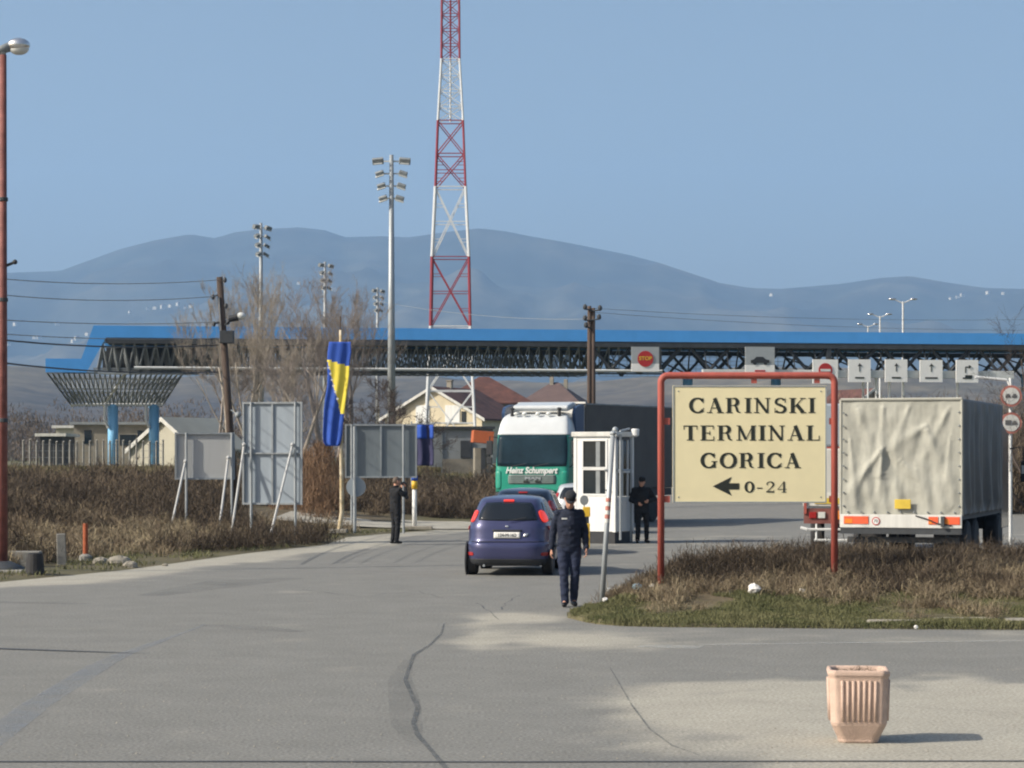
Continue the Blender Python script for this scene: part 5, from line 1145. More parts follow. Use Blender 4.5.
# outline rows: (py, left px, right px)
rows = [(342, 329.5, 351), (352, 328, 351.5), (362, 327.5, 350), (374, 328, 349.5), (386, 327.5, 348), (398, 325.5, 346.5), (410, 324, 345), (422, 323.5, 343.5), (434, 323, 342.5), (442, 323.5, 341), (446, 326, 339)]
s_ = FPX/D0; nu = 22; V = []; mi = []
rp = np.array(rows); nvv = 52
for j in range(nvv+1):
    py = 342+104*j/nvv; lf = np.interp(py, rp[:, 0], rp[:, 1]); rt = np.interp(py, rp[:, 0], rp[:, 2])
    for i in range(nu+1):
        u = i/nu; px = lf+(rt-lf)*u; V.append(((px-338.5)/s_, -.012*math.sin(u*13+j*.05)*(1+1.8*j/nvv)-.02*math.sin(u*5), (342-py)/s_))
F = grid_faces(nu+1, nvv+1)
fo = np_mesh('flag_cloth', V, F, [M['flag_blue'], M['flag_yellow']], fl, smooth=True)
def in_yel(px, py):
    top = 360+ (px-328)*.3; 
    if py < top or py > 414: return False
    t = (py-361)/50; return px > 328+12*t and px < 353-3.0*t
for p_ in fo.data.polygons:
    c_ = p_.center; 
    if in_yel(338.5+c_.x*s_, 342-c_.z*s_): p_.material_index = 1
so_ = fo.modifiers.new('t', 'SOLIDIFY'); so_.thickness = .01
for (px, py) in ((329.5, 368), (331, 374), (332.5, 380), (334, 386), (335.8, 392), (338, 399)):
    mb = MB(); pts = []
    for k in range(10): a = math.pi/2+k*math.pi/5; r_ = .045 if k % 2 == 0 else .021; pts.append((r_*math.cos(a), r_*math.sin(a)))
    mb.prism(pts, -.012, 0); st = mb.build('star', M['flag_white'], fl); st.location = ((px-338.5)/s_, -.15, (342-py)/s_)
#SPLIT
# ================================================================== POLES AND MASTS
# rusty lamp post at the left edge
b = G(3, 573)
lp1 = empty('street_lamp', b, 0, 'tall rusty red street lamp at the left edge with a rounded lamp head', 'street lamp')
s_ = FPX/b.y; zt_ = (573-55)/s_
mb = MB(); mb.tube((0, 0, -.1), (0, 0, zt_), .095, .07, 14); mb.build('post', M['rust_red'], lp1, smooth=True)
mb = MB(); mb.tube((0, 0, zt_), (.0, 0, zt_+.14), .06, .06, 12); mb.path([(-.12, 0, zt_-.0), (.02, 0, zt_+.12), (.15, 0, zt_+.17)], .035, 8); mb.build('collar', M['galv'], lp1, smooth=True)
hd_ = MB(); hd_.path([(-.25, 0, zt_+.04), (-.05, 0, zt_+.1), (.16, 0, zt_+.17)], [.06, .08, .1], 12); lh = hd_.build('lamp_neck', M['mid_steel'], lp1, smooth=True)
hd_ = MB(); hd_.ball((.31, 0, zt_+.2), (.23, .16, .14), nu=18, nv=12); hh_ = hd_.build('lamp_shade', M['chrome'], lp1, smooth=True); hh_.rotation_euler = (0, 0, 0)
hd_ = MB(); hd_.ball((.32, 0, zt_+.13), (.2, .13, .13), nu=18, nv=12); hd_.build('lamp_glass', M['lampglass'], lp1, smooth=True)
mb = MB(); mb.tube((0, 0, (573-267)/s_), (.24, 0, (573-262)/s_), .03); mb.ball((.24, 0, (573-262)/s_), .05); mb.build('insulator', M['blackish'], lp1)
for zz in (3.0, 5.4, 7.4):
    mb = MB(); mb.lathe([(.09, zz), (.1, zz+.01), (.1, zz+.07), (.09, zz+.08)], 14); mb.build('band', M['dark_steel'], lp1)
mb = MB(); mb.box((0, 0, .0), (1.1, .9, .16)); o = mb.build('lamp_footing', M['concrete'], lp1, bevel=.03)
mb = MB(); mb.loft([ellipse_ring((0, 0, -.05), .5, .45, 16), ellipse_ring((0, 0, .12), .42, .36, 16), ellipse_ring((0, 0, .24), .14, .13, 16)]); mb.build('base_mound', M['dark_steel'], lp1, smooth=True)
b = G(35, 576); o = MB(); o.lathe([(.17, 0), (.19, .02), (.165, .34), (.15, .44), (.12, .45), (.02, .44)], 16); q = o.build('rubber_bollard', M['black_rub'], smooth=False, loc=b); tag(q, 'squat black rubber bollard beside the lamp post foot', 'bollard')
b = G(18, 569); mb = MB(); mb.box((0, 0, .2), (.95, .3, .34)); q = mb.build('concrete_block', M['concrete'], loc=b, bevel=.02); tag(q, 'low concrete block between the lamp post and black bollard', 'block')
b = G(62, 567); mb = MB(); mb.box((0, 0, .33), (.2, .17, .74), taper=.92); q = mb.build('concrete_post', M['concrete'], loc=b, bevel=.015); tag(q, 'short grey concrete post at the edge of the left verge', 'post'); q.rotation_euler = (0, R(-2), R(10))
b = G(85.5, 563); pe = empty('orange_post', b, 0, 'short orange post on a concrete foot in the left verge', 'post')
mb = MB(); mb.tube((0, 0, .2), (0, 0, .86), .055, n=12); mb.build('shaft', M['orange_post'], pe); mb = MB(); mb.lathe([(.15, -.03), (.14, .15), (.07, .2)], 12); mb.build('foot', M['concrete'], pe)
for i, (px, py, r_, lb) in enumerate([(101, 565, .15, 'pale rounded stone next to the orange post'), (119, 566, .2, 'largest grey stone in the left verge'), (130, 568, .13, 'small brown stone right of the largest stone'), (165, 566, .05, 'tiny white stone on the verge edge')]):
    b = G(px, py); mb = MB(); mb.ball((0, 0, r_*.35), (r_*1.3, r_, r_*.75), jit=.12); q = mb.build('stone', M['stone'], smooth=False, loc=b); tag(q, lb, 'stone')

# leaning wooden utility pole
D0 = 76; top = P(219.5, 277, D0); bot = P(236, 520, D0); bot.z = float(bank_z(edge_x(76.)-bot.x, 76.))
up_ = empty('utility_pole', bot, 0, 'leaning wooden utility pole with a lamp and a grey box, left of the tall board', 'utility pole')
d = top-bot; mb = MB(); mb.tube(-d*.03, d, .125, .1, 10); mb.build('pole', M['wood'], up_, smooth=True)
def rel(px, py, D, o): return P(px, py, D)-o
mb = MB()
for (x0, y0, x1, y1) in ((219, 283, 225, 280), (220, 294, 213, 297), (220, 303, 226, 306), (221, 322, 214, 324), (222, 318, 228, 322)): mb.tube(rel(x0, y0, D0, bot), rel(x1, y1, D0-.1, bot), .025); mb.ball(rel(x1, y1, D0-.1, bot), (.06, .06, .09), nu=8, nv=6)
mb.build('insulators', M['dark_steel'], up_)
mb = MB(); mb.box(rel(227, 337, D0-.25, bot), (.44, .3, .4)); mb.build('junction_box', M['dark_steel'], up_, bevel=.02)
mb = MB(); mb.tube(rel(223, 327, D0, bot), rel(231, 319, D0-.3, bot), .03); lm = mb.build('lamp_arm', M['dark_steel'], up_)
mb = MB(); a = rel(229, 319, D0-.3, bot); mb.tube(a, a+Vector((.28, 0, .06)), .11, .12, 12); mb.build('lamp_housing', M['blackish'], up_)
mb = MB(); mb.ball(a+Vector((.38, 0, .09)), (.16, .13, .12)); mb.build('lamp_glass', M['lampglass'], up_, smooth=True)
mb = MB(); mb.tube(rel(219, 297, D0-.12, bot), rel(221, 335, D0-.13, bot), .02); mb.tube(rel(231, 410, D0-.15, bot), rel(237, 414, D0-.3, bot), .02); mb.ball(rel(238, 415, D0-.3, bot), .1); mb.build('conduit', M['mid_steel'], up_)
# cables between the lamp post and the utility pole
for i, (ya, yb, sag, r_) in enumerate(((279, 280, 3, .011), (295, 296, 3.5, .011), (320, 322, 2, .011), (334, 338, 2, .011), (340, 345, 3, .02), (363, 372, 3, .02))):
    pts = [P(5+(218-5)*t, ya+(yb-ya)*t+sag*4*t*(1-t)*1.4, 49.3+(76-49.3)*t) for t in np.linspace(0, 1, 22)]
    mb = MB(); mb.path(pts, r_, 5); q = mb.build('cable', M['mid_steel' if r_ < .015 else 'blackish']); tag(q, ['topmost', 'second highest', 'third highest', 'fourth highest', 'fifth and thick', 'lowest and thick'][i]+' overhead cable between the street lamp and the leaning wooden pole', 'cable')
# double wooden pole behind the truck
D0 = 96; bot = P(591, 500, D0); bot.z = .25
dp = empty('utility_pole', bot, 0, 'double wooden utility pole with insulators behind the green truck', 'utility pole')
for dx in (-.075, .1): mb = MB(); mb.tube((dx, 0, 0), rel(591+dx*22, 306 if dx < 0 else 308, D0, bot), .1, .08, 9); mb.build('pole', M['wood'], dp, smooth=True)
mb = MB()
for (px, py) in ((585, 307), (600, 308), (585, 318), (599, 317), (586, 325)): mb.ball(rel(px, py, D0-.2, bot), (.09, .07, .12), nu=8, nv=6); mb.tube(rel(px, py+2, D0-.2, bot), rel(591, py+3, D0-.1, bot), .03)
mb.build('insulators', M['dark_steel'], dp)
for i, (ya, yb, xb) in enumerate(((308, 318, 1100), (312, 330, 1110), (319, 300, 372))):
    pts = [P(590+(xb-590)*t, ya+(yb-ya)*t+4*6*t*(1-t), 96+(50 if xb < 500 else 60)*t) for t in np.linspace(0, 1, 16)]
    mb = MB(); mb.path(pts, .012, 4); q = mb.build('cable', M['mid_steel']); tag(q, ['upper thin cable running right from the double wooden pole', 'lower thin cable running right from the double wooden pole', 'thin cable running left from the double wooden pole'][i], 'cable')

# floodlight masts
def mast(px, D, label, proto=None):
    b = P(px, 400, D); b.z = float(plateau(D)); H = 18.75*(1 if D > 150 else .93)+CAMZ-b.z
    o = empty('floodlight_mast', b, 0 if D < 150 else R(58), label, 'floodlight mast', 'floodlight masts in a row behind the boards')
    mb = MB(); mb.tube((0, 0, -.2), (0, 0, H), .28, .12, 12); mb.build('mast', M['galv'], o, smooth=True)
    for k in range(4):
        z_ = H-.35-k*.72; mb = MB(); mb.box((0, .12, z_), (1.5-.2*k, .08, .08)); bar = mb.build('crossbar', M['pale_steel'], o)
        for sx in (-1, 1):
            x_ = sx*(.78-.1*k); mb = MB(); rot = Matrix.Rotation(R(18*sx*(1 if k else .3)), 3, 'Y') @ Matrix.Rotation(R(25), 3, 'X')
            mb.box((x_, -.12, z_-.02), (.66 if k == 0 else .5, .3, .36 if k == 0 else .26), rot=rot); q = mb.build('floodlight', M['mid_steel'], o, bevel=.04)
            mb = MB(); mb.box((x_, -.2, z_-.17), (.5, .26, .05), rot=rot); mb.build('lamp_glass', M['lampglass'], q)
    return o
mast(391.5, 150*.93, 'nearest and tallest floodlight mast with four rows of lamps')
mast(261, 194, 'floodlight mast rising among the bare trees at left')
mast(325, 233, 'middle floodlight mast just left above the hanging flag')
mast(377.5, 269, 'smallest floodlight mast close left of the tallest one')
def twin(px, py, D, label):
    b = P(px, 400, D); b.z = float(plateau(D)); H = P(px, py, D).z-b.z
    o = empty('street_lamp', b, 0, label, 'street lamp', 'twin-headed street lamps beyond the canopy')
    mb = MB(); mb.tube((0, 0, -.2), (0, 0, H-.2), .13, .07, 8); mb.build('post', M['pale_steel'], o)
    for sx in (-1, 1):
        mb = MB(); mb.path([(0, 0, H-.35), (sx*.35, 0, H-.2), (sx*.7, 0, H-.05)], .045, 6); mb.build('arm', M['pale_steel'], o)
        mb = MB(); mb.ball((sx*.9, 0, H), (.32, .14, .1)); mb.build('lamp_head', M['chrome'], o, smooth=True)
    return o
twin(903, 299, 200, 'tallest twin-headed street lamp above the blue canopy at right'); twin(880, 314, 235, 'middle twin-headed street lamp above the blue canopy'); twin(868, 324, 270, 'lowest twin-headed street lamp above the blue canopy')

# round road signs at the right edge
b = P(1011, 530, 61.5); b.z = .0
rsg = empty('road_sign', b, 0, 'pole with two round red-rimmed road signs at the right edge', 'road sign')
mb = MB(); mb.tube((0, .06, -.1), (0, .06, rel(1011, 378, 61.5, b).z), .045, n=8); mb.path([(0, .06, rel(1011, 386, 61.5, b).z), (-.1, .06, rel(1011, 380, 61.5, b).z), (-.9, .06, rel(1011, 377, 61.5, b).z)], .04); mb.build('post', M['pale_steel'], rsg)
for py in (396, 423):
    z_ = rel(1011, py, 61.5, b).z; mb = MB(); mb.disc((0, z_), .275, -.02, .01); q = mb.build('sign_disc', M['faded_red'], rsg)
    mb = MB(); mb.disc((0, z_), .215, -.03, -.021); mb.build('sign_face', M['dirty_white'], q)
    mb = MB()
    for dx in (-.085, .085): mb.box((dx, -.036, z_-.015), (.13, .008, .06)); mb.box((dx, -.036, z_+.035), (.08, .008, .04))
    if py == 423: mb.box((-.08, -.04, z_+.015), (.15, .008, .12))
    mb.build('car_symbols', M['faded_black'], q)

# ================================================================== CANOPY
A = Vector((P(45, 400, 150).x, 150, 0)); B = Vector((P(1060, 400, 161).x, 161, 0)); ang = math.atan2(B.y-A.y, B.x-A.x); LEN = (B-A).length
cn = empty('border_canopy', A, ang, 'long blue-edged border crossing canopy with a steel space frame', 'canopy')
def lx(px):       # local x of a picture column on the front plane
    d = Vector(((px-512)/FPX, 1)); dirv = Vector((math.cos(ang), math.sin(ang)))
    # A + t*dir = k*d
    t = (A.x-d.x*A.y)/(d.x*dirv.y-dirv.x); return t
DEP = 13.0; XE = lx(1060)+12
ft_, fb_ = 10.47, 9.72
# fascia with the stepped left end
mb = MB(); x1, x2, x3 = lx(45.5), lx(84), lx(101)
poly = [(x1, 8.38), (x1+2.2, 8.38), (lx(96)-.15, ft_), (XE, ft_), (XE, fb_), (lx(106), fb_), (x2+.15, 7.52), (x1, 7.52)]
mb.prism(poly, -.12, .06); mb.build('fascia', M['blue_fascia'], cn)
mb = MB(); mb.prism([(lx(97), ft_-.05), (XE, ft_-.05), (XE, fb_+.12), (lx(106)+.2, fb_+.12)], .07, DEP); mb.build('roof_deck', M['dark_steel'], cn)
mb = MB(); mb.prism([(lx(97), ft_-.02), (XE, ft_-.02), (XE, fb_), (lx(106), fb_)], DEP, DEP+.12); mb.build('rear_fascia', M['blue_fascia'], cn)
mb = MB(); mb.box(((lx(106)+XE)/2, .02, 9.53), (XE-lx(106), .22, .32)); mb.box(((lx(106)+XE)/2, DEP-.1, 9.53), (XE-lx(106), .22, .32)); mb.build('edge_beam', M['dark_steel'], cn)
zb_, zt2 = 7.84, 9.4; xs0 = lx(93); xg = lx(610)
# space frame
mb = MB(); n1 = 50; stp = (xg-xs0)/n1; ny_ = 4; ys = DEP/ny_
for i in range(n1+1):
    x_ = xs0+i*stp
    for j in range(ny_+1):
        y_ = j*ys; T_ = Vector((x_+.6, y_, zt2))
        for dx, dy in ((-.5, -.5), (.5, -.5), (-.5, .5), (.5, .5)):
            q_ = Vector((x_+.6+dx*stp, y_+dy*ys, zb_))
            if q_.y < -.5 or q_.y > DEP+.5 or q_.x < xs0-.7: continue
            q_.y = min(max(q_.y, 0.05), DEP); mb.tube(T_, q_, .06 if x_ < xs0+9 else .038, n=4, cap=False)
        if i < n1 and j % 2 == 0: mb.tube(T_, T_+Vector((stp, 0, 0)), .05, n=4, cap=False)
for j in range(ny_):
    mb.tube((xs0, (j+.5)*ys, zb_), (xg, (j+.5)*ys, zb_), .06, n=4)
for i in range(0, n1, 1): mb.tube((xs0+.6+(i+.5)*stp, .3, zb_), (xs0+.6+(i+.5)*stp, DEP-.3, zb_), .045, n=4, cap=False)
mb.build('space_frame', M['mid_steel'], cn)
mb = MB(); mb.tube((lx(134), -.05, zb_), (lx(662), -.05, zb_-.02), .09, n=6); mb.build('lower_chord', M['pale_steel'], cn)
mb = MB(); mb.box(((lx(130)+lx(662))/2, .12, zb_-.2), (lx(662)-lx(130), .1, .09)); mb.build('lower_beam', M['dark_steel'], cn)
mb = MB(); k = 0; x_ = lx(592)
while x_ < XE:
    for y_ in (.3, DEP*.5, DEP-.3):
        w2 = 1.35; m_ = .12 if y_ < 1 else .1
        mb.tube((x_, y_, zt2), (x_+w2, y_, zb_+.1), m_, n=5); mb.tube((x_+w2, y_, zb_+.1), (x_+2*w2, y_, zt2), m_*(1.4 if k % 2 else 1), n=5)
    mb.tube((x_, .3, zt2), (x_+1.35, DEP*.5, zb_), .06, n=4); mb.tube((x_+1.35, DEP*.5, zb_), (x_, DEP, zt2), .06, n=4)
    x_ += 3.3; k += 1
mb.build('roof_truss', M['dark_steel'], cn)
mb = MB()
for z_ in np.arange(7.9, 9.5, .28): mb.tube((lx(640), DEP+.2, z_), (lx(840), DEP+.2, z_), .018, n=4)
for x_ in np.arange(lx(640), lx(840), .5): mb.tube((x_, DEP+.2, 7.9), (x_, DEP+.2, 9.4), .018, n=4)
mb.build('wire_mesh', M['mid_steel'], cn)
mb = MB(); mb.box((lx(659), .1, 8.6), (.32, .3, 1.7)); mb.box((lx(829), .1, 8.6), (.3, .3, 1.7)); mb.build('hanger', M['dark_steel'], cn)
mb = MB(); mb.box((lx(150), DEP-.4, 8.6), (lx(200)-lx(104), .1, 1.55)); mb.build('end_screen', M['dark_steel'], cn)
# capital: inverted lattice frustum
def frustum(u, v, side):
    """side 0 front,1 left,2 back,3 right; v 0 bottom..1 top"""
    tx0, tx1, ty0, ty1 = lx(47), lx(183), .3, DEP-1; bx0, bx1, by0, by1 = lx(70), lx(164), 3.2, 9.0
    x0 = bx0+(tx0-bx0)*v; x1_ = bx1+(tx1-bx1)*v; y0_ = by0+(ty0-by0)*v; y1_ = by1+(ty1-by1)*v; z_ = 5.58+(7.5-5.58)*v
    return Vector({0: (x0+(x1_-x0)*u, y0_, z_), 1: (x0, y0_+(y1_-y0_)*u, z_), 2: (x0+(x1_-x0)*u, y1_, z_), 3: (x1_, y0_+(y1_-y0_)*u, z_)}[side])
mb = MB()
for side in range(4):
    nn = 26 if side in (0, 2) else 20
    for i in range(nn+1):
        u = i/nn
        mb.tube(frustum(u, 0, side), frustum(max(0, min(1, u)), 1, side), .05, n=4)
        if i < nn: mb.tube(frustum(u, 0, side), frustum(u+1/nn, .5, side), .035, n=4); mb.tube(frustum(u, .5, side), frustum(u+1/nn, 1, side), .035, n=4)
    for v in (.5, 1): mb.tube(frustum(0, v, side), frustum(1, v, side), .06, n=4)
for i in range(12):
    for j in range(8):
        a, b_ = frustum(i/12, .0, 0), frustum(i/12, 0, 2); p = a.lerp(b_, j/8); q_ = frustum(min(1, (i+1)/12), 0, 0).lerp(frustum(min(1, (i+1)/12), 0, 2), (j+1)/8); mb.tube(p, q_+Vector((0, 0, .9)), .035, n=4); mb.tube(p+Vector((0, 0, .9)), q_, .035, n=4)
mb.build('capital_lattice', M['mid_steel'], cn)
mb = MB(); mb.tube(frustum(0, 0, 0), frustum(1, 0, 0), .09, n=6); mb.tube(frustum(.0, 0, 1), frustum(1, 0, 1), .07, n=6); mb.tube(frustum(.37, 0, 0), frustum(.57, 1, 0), .08, n=6); mb.tube(frustum(.37, 1, 0), frustum(.6, 1, 0), .08, n=6); mb.build('capital_edge', M['pale_steel'], cn)
for px in (113, 155):
    x_ = lx(px); mb = MB(); mb.tube((x_, 3.4, 1.4), (x_, 3.4, 5.6), .33, n=18); c_ = mb.build('column', M['blue_col'], cn, smooth=True)
    mb = MB(); mb.tube((x_, 3.4, 1.2), (x_, 3.4, 1.75), .42, .4, 12); mb.build('column_base', M['blackish'], c_)
    mb = MB(); mb.path([(x_-.5, 3.0, 5.6), (x_-.52, 3.0, 4.6), (x_-.3, 3.1, 4.1)], .1, 6); mb.build('downpipe', M['pale_steel'], c_)
for px, yy in ((700, 3.4), (790, 3.4), (1045, 3.4)):
    x_ = lx(px); mb = MB(); mb.tube((x_, yy, 1.4), (x_, yy, 7.9), .33, n=18); mb.build('column', M['blue_col'], cn, smooth=True)
# sign gantry beam
mb = MB(); zg = 7.68
mb.box(((lx(700)+lx(1010))/2, -.6, zg), (lx(1010)-lx(700), .3, .5)); gb = mb.build('sign_beam', M['pale_steel'], cn, bevel=.02)
mb = MB()
for i in range(14):
    x_ = lx(705+i*22); mb.tube((x_, -.6, zg+.2), (x_, .3, 9.4), .04, n=4)
mb.build('beam_hanger', M['dark_steel'], cn)
for px in (861, 874, 887, 901, 955): x_ = lx(px); mb = MB(); mb.tube((x_, -.45, 1.4), (x_, -.45, zg), .08, n=6); mb.build('gantry_post', M['white'], cn)
def lane_sign(px0, px1, py0, py1, label, kind):
    pxc = (px0+px1)/2; x_ = lx(pxc); D = A.y+math.sin(ang)*x_; s2 = FPX/D; z0 = CAMZ+(HOR-py1)/s2; z1 = CAMZ+(HOR-py0)/s2; W2 = (px1-px0)/s2
    loc = A+Vector((math.cos(ang)*x_, math.sin(ang)*x_, (z0+z1)/2))+Vector((math.sin(ang), -math.cos(ang), 0))*.95
    o = empty('lane_sign', loc, ang, label, 'sign', 'lane signs hung along the canopy'); H2 = z1-z0; y = -.05
    if kind in ('stop', 'car'):
        mb = MB(); mb.box((0, 0, H2*.16), (W2, .08, H2*.68)); mb.build('board', M['sign_grey'], o)  # upper board greyed, its shade is painted in
        mb = MB(); mb.box((0, -.002, -H2*.34), (W2, .08, H2*.32)); mb.build('lower_board', M['sign_white'], o)
    else:
        mb = MB(); mb.box((0, 0, 0), (W2, .08, H2)); mb.build('board', M['sign_white'], o)
    if kind == 'stop':
        mb = MB(); mb.disc((0, .02), .52, y-.03, y); mb.build('red_disc', M['sign_red'], o); text('STOP', .34, (0, y-.04, .04), M['yellow'], o, sx=1.05, bold=.01)
    if kind == 'car':
        mb = MB(); z_ = -.02; mb.prism([(-.62, z_-.16), (.62, z_-.16), (.62, z_+.03), (.38, z_+.08), (.2, z_+.24), (-.24, z_+.24), (-.42, z_+.07), (-.62, z_+.02)], y-.02, y)
        for q in (-.36, .36): mb.disc((q, z_-.18), .12, y-.03, y-.021, n=14)
        mb.build('car_symbol', M['blackish'], o); mb = MB(); mb.box((0, y, -H2*.4), (.7, .02, .1)); mb.build('red_bar', M['sign_red'], o)
    if kind == 'noentry':
        mb = MB(); mb.disc((0, .08), .47, y-.03, y); mb.build('red_disc', M['sign_red'], o); mb = MB(); mb.box((0, y-.04, .08), (.68, .02, .16)); mb.build('white_bar', M['white'], o)
    if kind in ('up', 'turn', 'tee'):
        mb = MB()
        if kind == 'up': mb.box((0, y, .2), (.06, .02, .5)); mb.prism([(-.14, .3), (0, .5), (.14, .3), (.1, .28), (0, .38), (-.1, .28)], y-.03, y-.011)
        elif kind == 'turn': mb.box((-.12, y, .08), (.07, .02, .38)); mb.box((0, y-.001, .28), (.26, .02, .07)); mb.prism([(.1, .16), (.3, .3), (.1, .42)], y-.03, y-.011)
        else: mb.box((.0, y, .1), (.07, .02, .6)); mb.box((0, y-.001, .38), (.36, .02, .07))
        mb.build('arrow', M['black'], o)
        if kind != 'tee': mb = MB(); mb.box((0, y, -.46), (.85 if 'third' in label else .62, .02, .1)); (mb.box((.1, y-.001, -.36), (.5, .02, .2)) if kind == 'turn' else None); mb.build('lane_bar', M['black'], o)
    return o
lane_sign(628, 656, 347.5, 372, 'lane sign with a round red stop disc, left end of the row', 'stop')
lane_sign(741, 771, 347.5, 374, 'grey and white lane sign with a dark car silhouette', 'car')
lane_sign(808, 834, 360, 384, 'white lane sign with a red no-entry disc', 'noentry')
lane_sign(843.5, 866.5, 360, 382.5, 'white straight-ahead arrow sign nearest the no-entry sign', 'up')
lane_sign(880, 903, 360, 382.5, 'white straight-ahead arrow sign, second from the no-entry sign', 'up')
lane_sign(914.5, 938, 360.5, 382.5, 'white straight-ahead arrow sign, third with the longest black bar', 'up')
lane_sign(950.5, 973.5, 360.5, 383, 'white lane sign with an arrow bending right', 'turn')

# ================================================================== LATTICE TOWER
DT = 232; tz = lambda py: CAMZ+(HOR-py)/FPX*DT
tw_ = empty('lattice_tower', (P(450.5, 400, DT).x, DT, 1.5), R(1), 'tall red and white lattice communications tower behind the canopy', 'tower')
levs = [(455, 58), (425, 54.5), (374, 49.5), (327, 44.5), (258, 41.5), (188, 34), (122, 28.5), (60, 20.5), (0, 19.5), (-60, 18.5), (-130, 17.5), (-200, 16)]
sections = [(0, 3, 'tower_white', 2), (3, 4, 'tower_red', 1), (4, 5, 'tower_white', 1), (5, 6, 'tower_red', 2), (6, 7, 'tower_white', 4), (7, 8, 'tower_red', 4), (8, 9, 'tower_white', 4), (9, 10, 'tower_red', 4), (10, 11, 'tower_white', 4)]
def tw_w(py): 
    a = sorted(levs); return float(np.interp(py, [q[0] for q in a], [q[1] for q in a]))/FPX*DT/2/1.13
for a, b_, mn, nb_ in sections:
    mb = MB(); pa, pb2 = levs[a][0], levs[b_][0]
    mb_n = nb_
    for k in range(mb_n):
        ya = pa+(pb2-pa)*k/mb_n; yb = pa+(pb2-pa)*(k+1)/mb_n; wa, wb = tw_w(ya), tw_w(yb); za, zb2 = tz(ya)-1.5, tz(yb)-1.5
        ca = [Vector((sx*wa, sy*wa, za)) for sx, sy in ((-1, -1), (1, -1), (1, 1), (-1, 1))]; cb = [Vector((sx*wb, sy*wb, zb2)) for sx, sy in ((-1, -1), (1, -1), (1, 1), (-1, 1))]
        lr2 = .15 if ya > 200 else .11; br = .065 if ya > 130 else .05
        for q in range(4):
            n_ = (q+1) % 4; mb.tube(ca[q], cb[q], lr2, n=6); mb.tube(ca[q], cb[n_], br, n=4); mb.tube(ca[n_], cb[q], br, n=4); mb.tube(cb[q], cb[n_], br, n=4)
            if ya > 180:
                mq = ca[q].lerp(cb[q], .5); mn_ = ca[n_].lerp(cb[n_], .5); mb.tube(mq, mn_, br*.8, n=4); 
                mb.tube(ca[q].lerp(cb[q], .25), ca[q].lerp(cb[n_], .25), br*.6, n=4); mb.tube(ca[q].lerp(cb[q], .75), ca[n_].lerp(cb[q], .75), br*.6, n=4); mb.tube(ca[n_].lerp(cb[n_], .25), ca[n_].lerp(cb[q], .25), br*.6, n=4); mb.tube(ca[n_].lerp(cb[n_], .75), ca[q].lerp(cb[n_], .75), br*.6, n=4)
    if pa <= 122: mb.tube((.0, .0, tz(pa)-1.5), (.0, 0, tz(pb2)-1.5), .09, n=5)
    mb.build('red_section' if 'red' in mn else 'white_section', M[mn], tw_)
for sx in (-1, 1):
    for sy in (-1, 1): mb = MB(); mb.box((sx*2.3, sy*2.3, .3), (1.5, 1.5, 1.4), taper=.6); mb.build('footing', M['white'], tw_)

# ================================================================== BUILDINGS
def gable(name, loc, rz, W, L, eave, ridge, wall, roof, label, over=.5, windows=(), chim=None, cat='house', ht=0.2):
    """gable end faces -y; ridge runs along +y"""
    o = empty(name, loc, rz, label, cat)
    mb = MB(); mb.prism([(-W/2, -.5), (W/2, -.5), (W/2, eave), (0, ridge-.05), (-W/2, eave)], 0, L); mb.build('wall', wall, o)
    mb = MB(); sl_ = (ridge-eave)/(W/2)
    for s in (-1, 1): mb.prism([(0, ridge), (s*(W/2+over), eave-over*sl_), (s*(W/2+over), eave-over*sl_+ht), (0, ridge+ht)], -over, L+over)
    rf = mb.build('roof', roof, o)
    mb = MB()
    for s in (-1, 1): mb.prism([(0, ridge+ht+.01), (s*(W/2+over+.02), eave-over*sl_+ht+.01), (s*(W/2+over+.02), eave-over*sl_-.12), (0, ridge-.12)], -over-.1, -over-.01)
    mb.build('verge_board', M['dirty_white'], rf)
    for (x_, z_, w_, h_, m_) in windows:
        mb = MB(); mb.box((x_, -.04, z_), (w_, .1, h_)); wn = mb.build('window', M[m_], o); mb = MB(); mb.box((x_, -.07, z_-h_/2-.06), (w_+.2, .12, .1)); mb.build('sill', M['dirty_white'], wn)
    if chim:
        for (x_, y_, h_) in chim: mb = MB(); mb.box((x_, y_, ridge+h_/2-.6), (.55, .55, h_+1.2)); mb.box((x_, y_, ridge+h_+.04), (.7, .7, .12)); mb.build('chimney', M['wall_beige'], rf)
    return o
D = 262; s_ = FPX/D
b = P(433, 455, D); b.z = 1.5
hz_ = lambda py: CAMZ+(HOR-py)/s_-1.5
gable('house', b, R(-20), 11.4, 13, hz_(418), hz_(388), M['wall_cream'], M['roof_red'], 'cream gabled house with red-brown roof behind the lattice tower', windows=[(2.3, hz_(414), 1.7, 1.9, 'white'), (-1.2, hz_(414), 1.6, 1.9, 'white'), (3.6, hz_(417), .5, 1.2, 'glass')], chim=[(0, 5, .9)])
